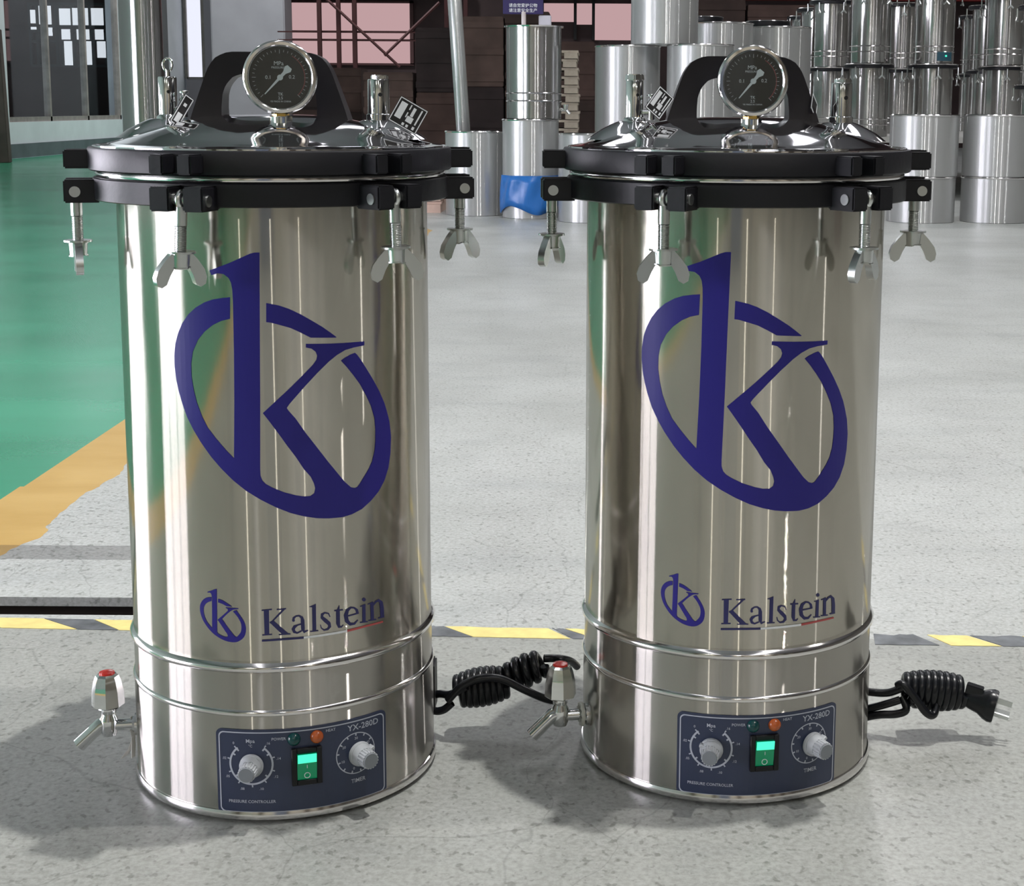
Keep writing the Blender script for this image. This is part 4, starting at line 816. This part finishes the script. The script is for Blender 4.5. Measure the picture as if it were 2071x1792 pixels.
far2 = [(2062, 10.6, 'nearest', .30), (2012, 11.9, 'second', .456), (1982, 13.1, 'third', .456), (1958, 14.5, 'fourth', .456)]
for i, (p, Y, w_, z0) in enumerate(far2):
    for z, l2 in ((z0, 'lower'), (z0 + .531, 'upper')): set_vessel(V0, (bx(p, Y) + (.1 if i == 0 else 0), Y, z), '%s body in the %s stack of the row at the right edge' % (l2, w_), 25 * i + 10)
for (p, Y, i) in [(1808, 12.9, 0), (1800, 14.2, 1)]:
    for z, l2 in ((.456, 'lower'), (.987, 'upper')): set_vessel(V0, (bx(p, Y), Y, z), '%s body of the %s dark stack between the two lit stacks' % (l2, 'nearer' if i == 0 else 'farther'), 33)
# low table under the stored bodies
def platform(x0, x1, y0, y1, h, label):
    root = empty('storage_platform', ((x0 + x1) / 2, (y0 + y1) / 2, 0)); tag(root, label, 'platform'); w_, d = x1 - x0, y1 - y0
    MB().box((0, 0, h - .02), (w_, d, .04)).build('top', mat('pale_platform', (.42, .42, .40), .5), root, smooth=False)
    for sx in (-1, 1):
        for sy in (-1, 1): MB().box((sx * (w_ / 2 - .05), sy * (d / 2 - .05), (h - .04) / 2), (.06, .06, h - .04)).build('leg', mat('dark_steel', (.05, .05, .05), .5), root, smooth=False)
platform(1.35, 3.75, 11.25, 16.6, .455, 'low grey platform under the stored autoclave bodies')
platform(2.78, 3.4, 10.35, 10.9, .299, 'small low platform under the bodies at the right edge')

# sign on its post
def sign():
    root = empty('sign', (-.430, 9.36, 1.130)); tag(root, 'small purple sign with white lettering on a thin post above the tall pot', 'sign')
    MB().box((0, 0, .14), (.242, .012, .130)).bevel(.003).build('sign_board', mat('purple_sign', (.022, .014, .085), .4), root)
    MB().cyl((.003, 0, 0), (.003, 0, .09), .014).build('post', mat('pale_post', (.55, .5, .5), .4), root)
    for k, s in enumerate(('\u8bf7\u81ea\u89c9\u7231\u62a4\u516c\u7269', '\u8bf7\u6ce8\u610f\u5b89\u5168\u751f\u4ea7')):
        me = text_mesh(s, .0245); me.materials.append(S['white']); o = bpy.data.objects.new('lettering', me); C.objects.link(o); o.parent = root; o.matrix_local = Matrix.Translation((0, -.0068, .125 - k * .029)) @ Matrix.Rotation(PI / 2, 4, 'X')
sign()
bx_ = MB().box((0, 0, .035), (.075, .05, .07)).bevel(.004).build('small_box', mat('pale_box', (.45, .45, .5), .6), loc=(-.300, 9.40, 1.130)); tag(bx_, 'tiny pale box on top of the tall pot, right of the sign', 'box')

# stack of wooden pallets behind the pot
PWM = mat('pale_worn_wood', (.33, .29, .23), .8, noise=(12, .25, 3)); DWM = mat('shaded_wood', (.10, .075, .055), .9, noise=(12, .25, 3))
def pallet(loc, label, w_=.9, d=.7, m=PWM, group=None, hgt=.055):
    root = empty('pallet', loc); tag(root, label, 'pallet', group)
    for k in range(5): MB().box((0, -d / 2 + .06 + k * (d - .12) / 4, hgt - .009), (w_, .10, .016)).build('board', m, root, smooth=False)
    for k in range(3): MB().box((-w_ / 2 + .05 + k * (w_ - .1) / 2, 0, (hgt - .018) / 2), (.09, d, hgt - .018)).build('bearer', m, root, smooth=False)
    return root
P0 = pallet((-.318, 10.75, 0), 'lowest of the pale pallets stacked right of the tall pot', w_=.42, group='pallet stack')
ords = ['second', 'third', 'fourth', 'fifth', 'sixth', 'seventh', 'eighth', 'ninth', 'tenth', 'eleventh', 'twelfth', 'thirteenth', 'fourteenth', 'fifteenth', 'sixteenth', 'seventeenth', 'eighteenth']
for i, wd in enumerate(ords):
    c = copy_tree(P0); c.location = (-.318 + random.uniform(-.01, .01), 10.75, .0575 * (i + 1)); c['label'] = '%s pale pallet from the floor in the stack right of the tall pot' % wd
P1 = pallet((-1.45, 9.95, 0), 'low pinkish pallet on the floor beside the short grey drum', m=mat('pinkish_wood', (.50, .36, .30), .8, noise=(8, .2, 3)), w_=1.0, d=.8, hgt=.07)
c = copy_tree(P1); c.location = (-1.45, 9.95, .072); c['label'] = 'upper pinkish pallet lying on the low one beside the short grey drum'

# dark stored cartons and shelving at the back
carton_m = [mat('dark_carton_%s' % k, c_, .9, noise=(3, .3, 3)) for k, c_ in (('a', (.045, .028, .024)), ('b', (.075, .045, .038)), ('c', (.03, .02, .02)), ('d', (.10, .065, .055)))]
def carton(x0, x1, z0, z1, Y, m, label, d=.6):
    root = empty('storage_crate', ((x0 + x1) / 2, Y + d / 2, z0)); tag(root, label, 'crate', 'dark crates at the back'); w_, h = x1 - x0, z1 - z0
    MB().box((0, 0, h / 2), (w_ - .02, d, h - .004)).bevel(.008).build('crate_body', m, root)
    for zz_ in (.12, .5, .88): MB().box((0, -d / 2 - .006, h * zz_), (w_ - .01, .012, .07)).build('slat', m, root, smooth=False)
cx_ = lambda p, Y: (p - CX) / F_PX * Y
crs = [(560, 650, 215, 135, 19, 1), (650, 735, 215, 142, 19, 0), (737, 838, 215, 150, 18.2, 2), (842, 933, 215, 62, 18.2, 1), (936, 1019, 215, 40, 18.2, 2), (1020, 1110, 215, 30, 18.2, 3), (1112, 1200, 215, 88, 18.2, 0), (1202, 1330, 215, 95, 18.2, 1),
       (1400, 1498, 215, 0, 18.2, 3), (1500, 1640, 215, 14, 18.2, 0)]
for k, (a, b_, yb, yt, Y, mi) in enumerate(crs):
    zt = CAM_H + (215 - yt) / F_PX * Y
    nm = ['far left', 'second from left', 'third from left', 'fourth from left, just left of the leaning tube', 'right behind the leaning tube', 'behind the tall pot', 'behind the pallet stack', 'left of the pale drum', 'above the right gauge', 'above the drum right of the gauge'][k]
    carton(cx_(a, Y), cx_(b_, Y), 0, zt * .52, Y, carton_m[mi], 'lower dark crate at the back, %s' % nm); carton(cx_(a, Y), cx_(b_, Y), zt * .52, zt, Y, carton_m[(mi + 1) % 4], 'upper dark crate at the back, %s' % nm)
# steel rack with bracing in front of the rosy windows
def rack():
    Y = 22.0; m = mat('oxide_red_steel', (.075, .018, .018), .6); fz2 = lambda y: CAM_H + (215 - y) / F_PX * Y
    root = empty('steel_rack', (cx_(745, Y), Y, 0)); tag(root, 'dark red braced steel rack before the rosy windows', 'rack'); X = lambda p: cx_(p, Y) - cx_(745, Y)
    for p in (653, 691, 723, 905, 943): MB().box((X(p), 0, 1.15), (.055, .08, 2.3)).build('upright', m, root, smooth=False)
    for z in (72, 88): MB().box((X(745), .05, fz2(z)), (X(945) - X(592), .03, .018)).build('rail', m, root, smooth=False)
    for (x0, y0, x1, y1) in ((668, 8, 812, 140), (892, 14, 782, 118)):
        MB().cyl((X(x0), -.05, fz2(y0)), (X(x1), -.05, fz2(y1)), .022, n=6).build('brace', m, root)
rack()
# a cabinet and a second, unseen, added to put dark bands in the steel
def prop(x, y, w_, h, m, label):
    root = empty('reflection_prop', (x, y, 0)); tag(root, label, 'prop')
    MB().box((0, 0, h / 2), (w_, .4, h)).bevel(.01).build('prop_body', m, root); MB().box((w_ * .25, .21, h * .5), (w_ * .46, .012, h * .92)).build('door', m, root, smooth=False); MB().box((-w_ * .25, .21, h * .5), (w_ * .46, .012, h * .92)).build('door', m, root, smooth=False)  # body and doors of the added unseen prop
prop(-.05, -1.6, .42, 1.65, mat('blue_grey_prop', (.10, .12, .16), .5), 'added unseen blue-grey upright cabinet mirrored as a dark band in the steel')  # added stand-in for the person behind the camera
prop(4.6, .6, 1.0, 1.9, mat('added_brown_prop', (.055, .04, .03), .6), 'brown cabinet added out of view to the right, to darken the steel reflections')
prop(3.2, 2.6, .9, 1.8, mat('brown_prop_b', (.05, .035, .03), .6), 'added unseen dark cabinet right of the drums, mirrored in the steel') if False else None
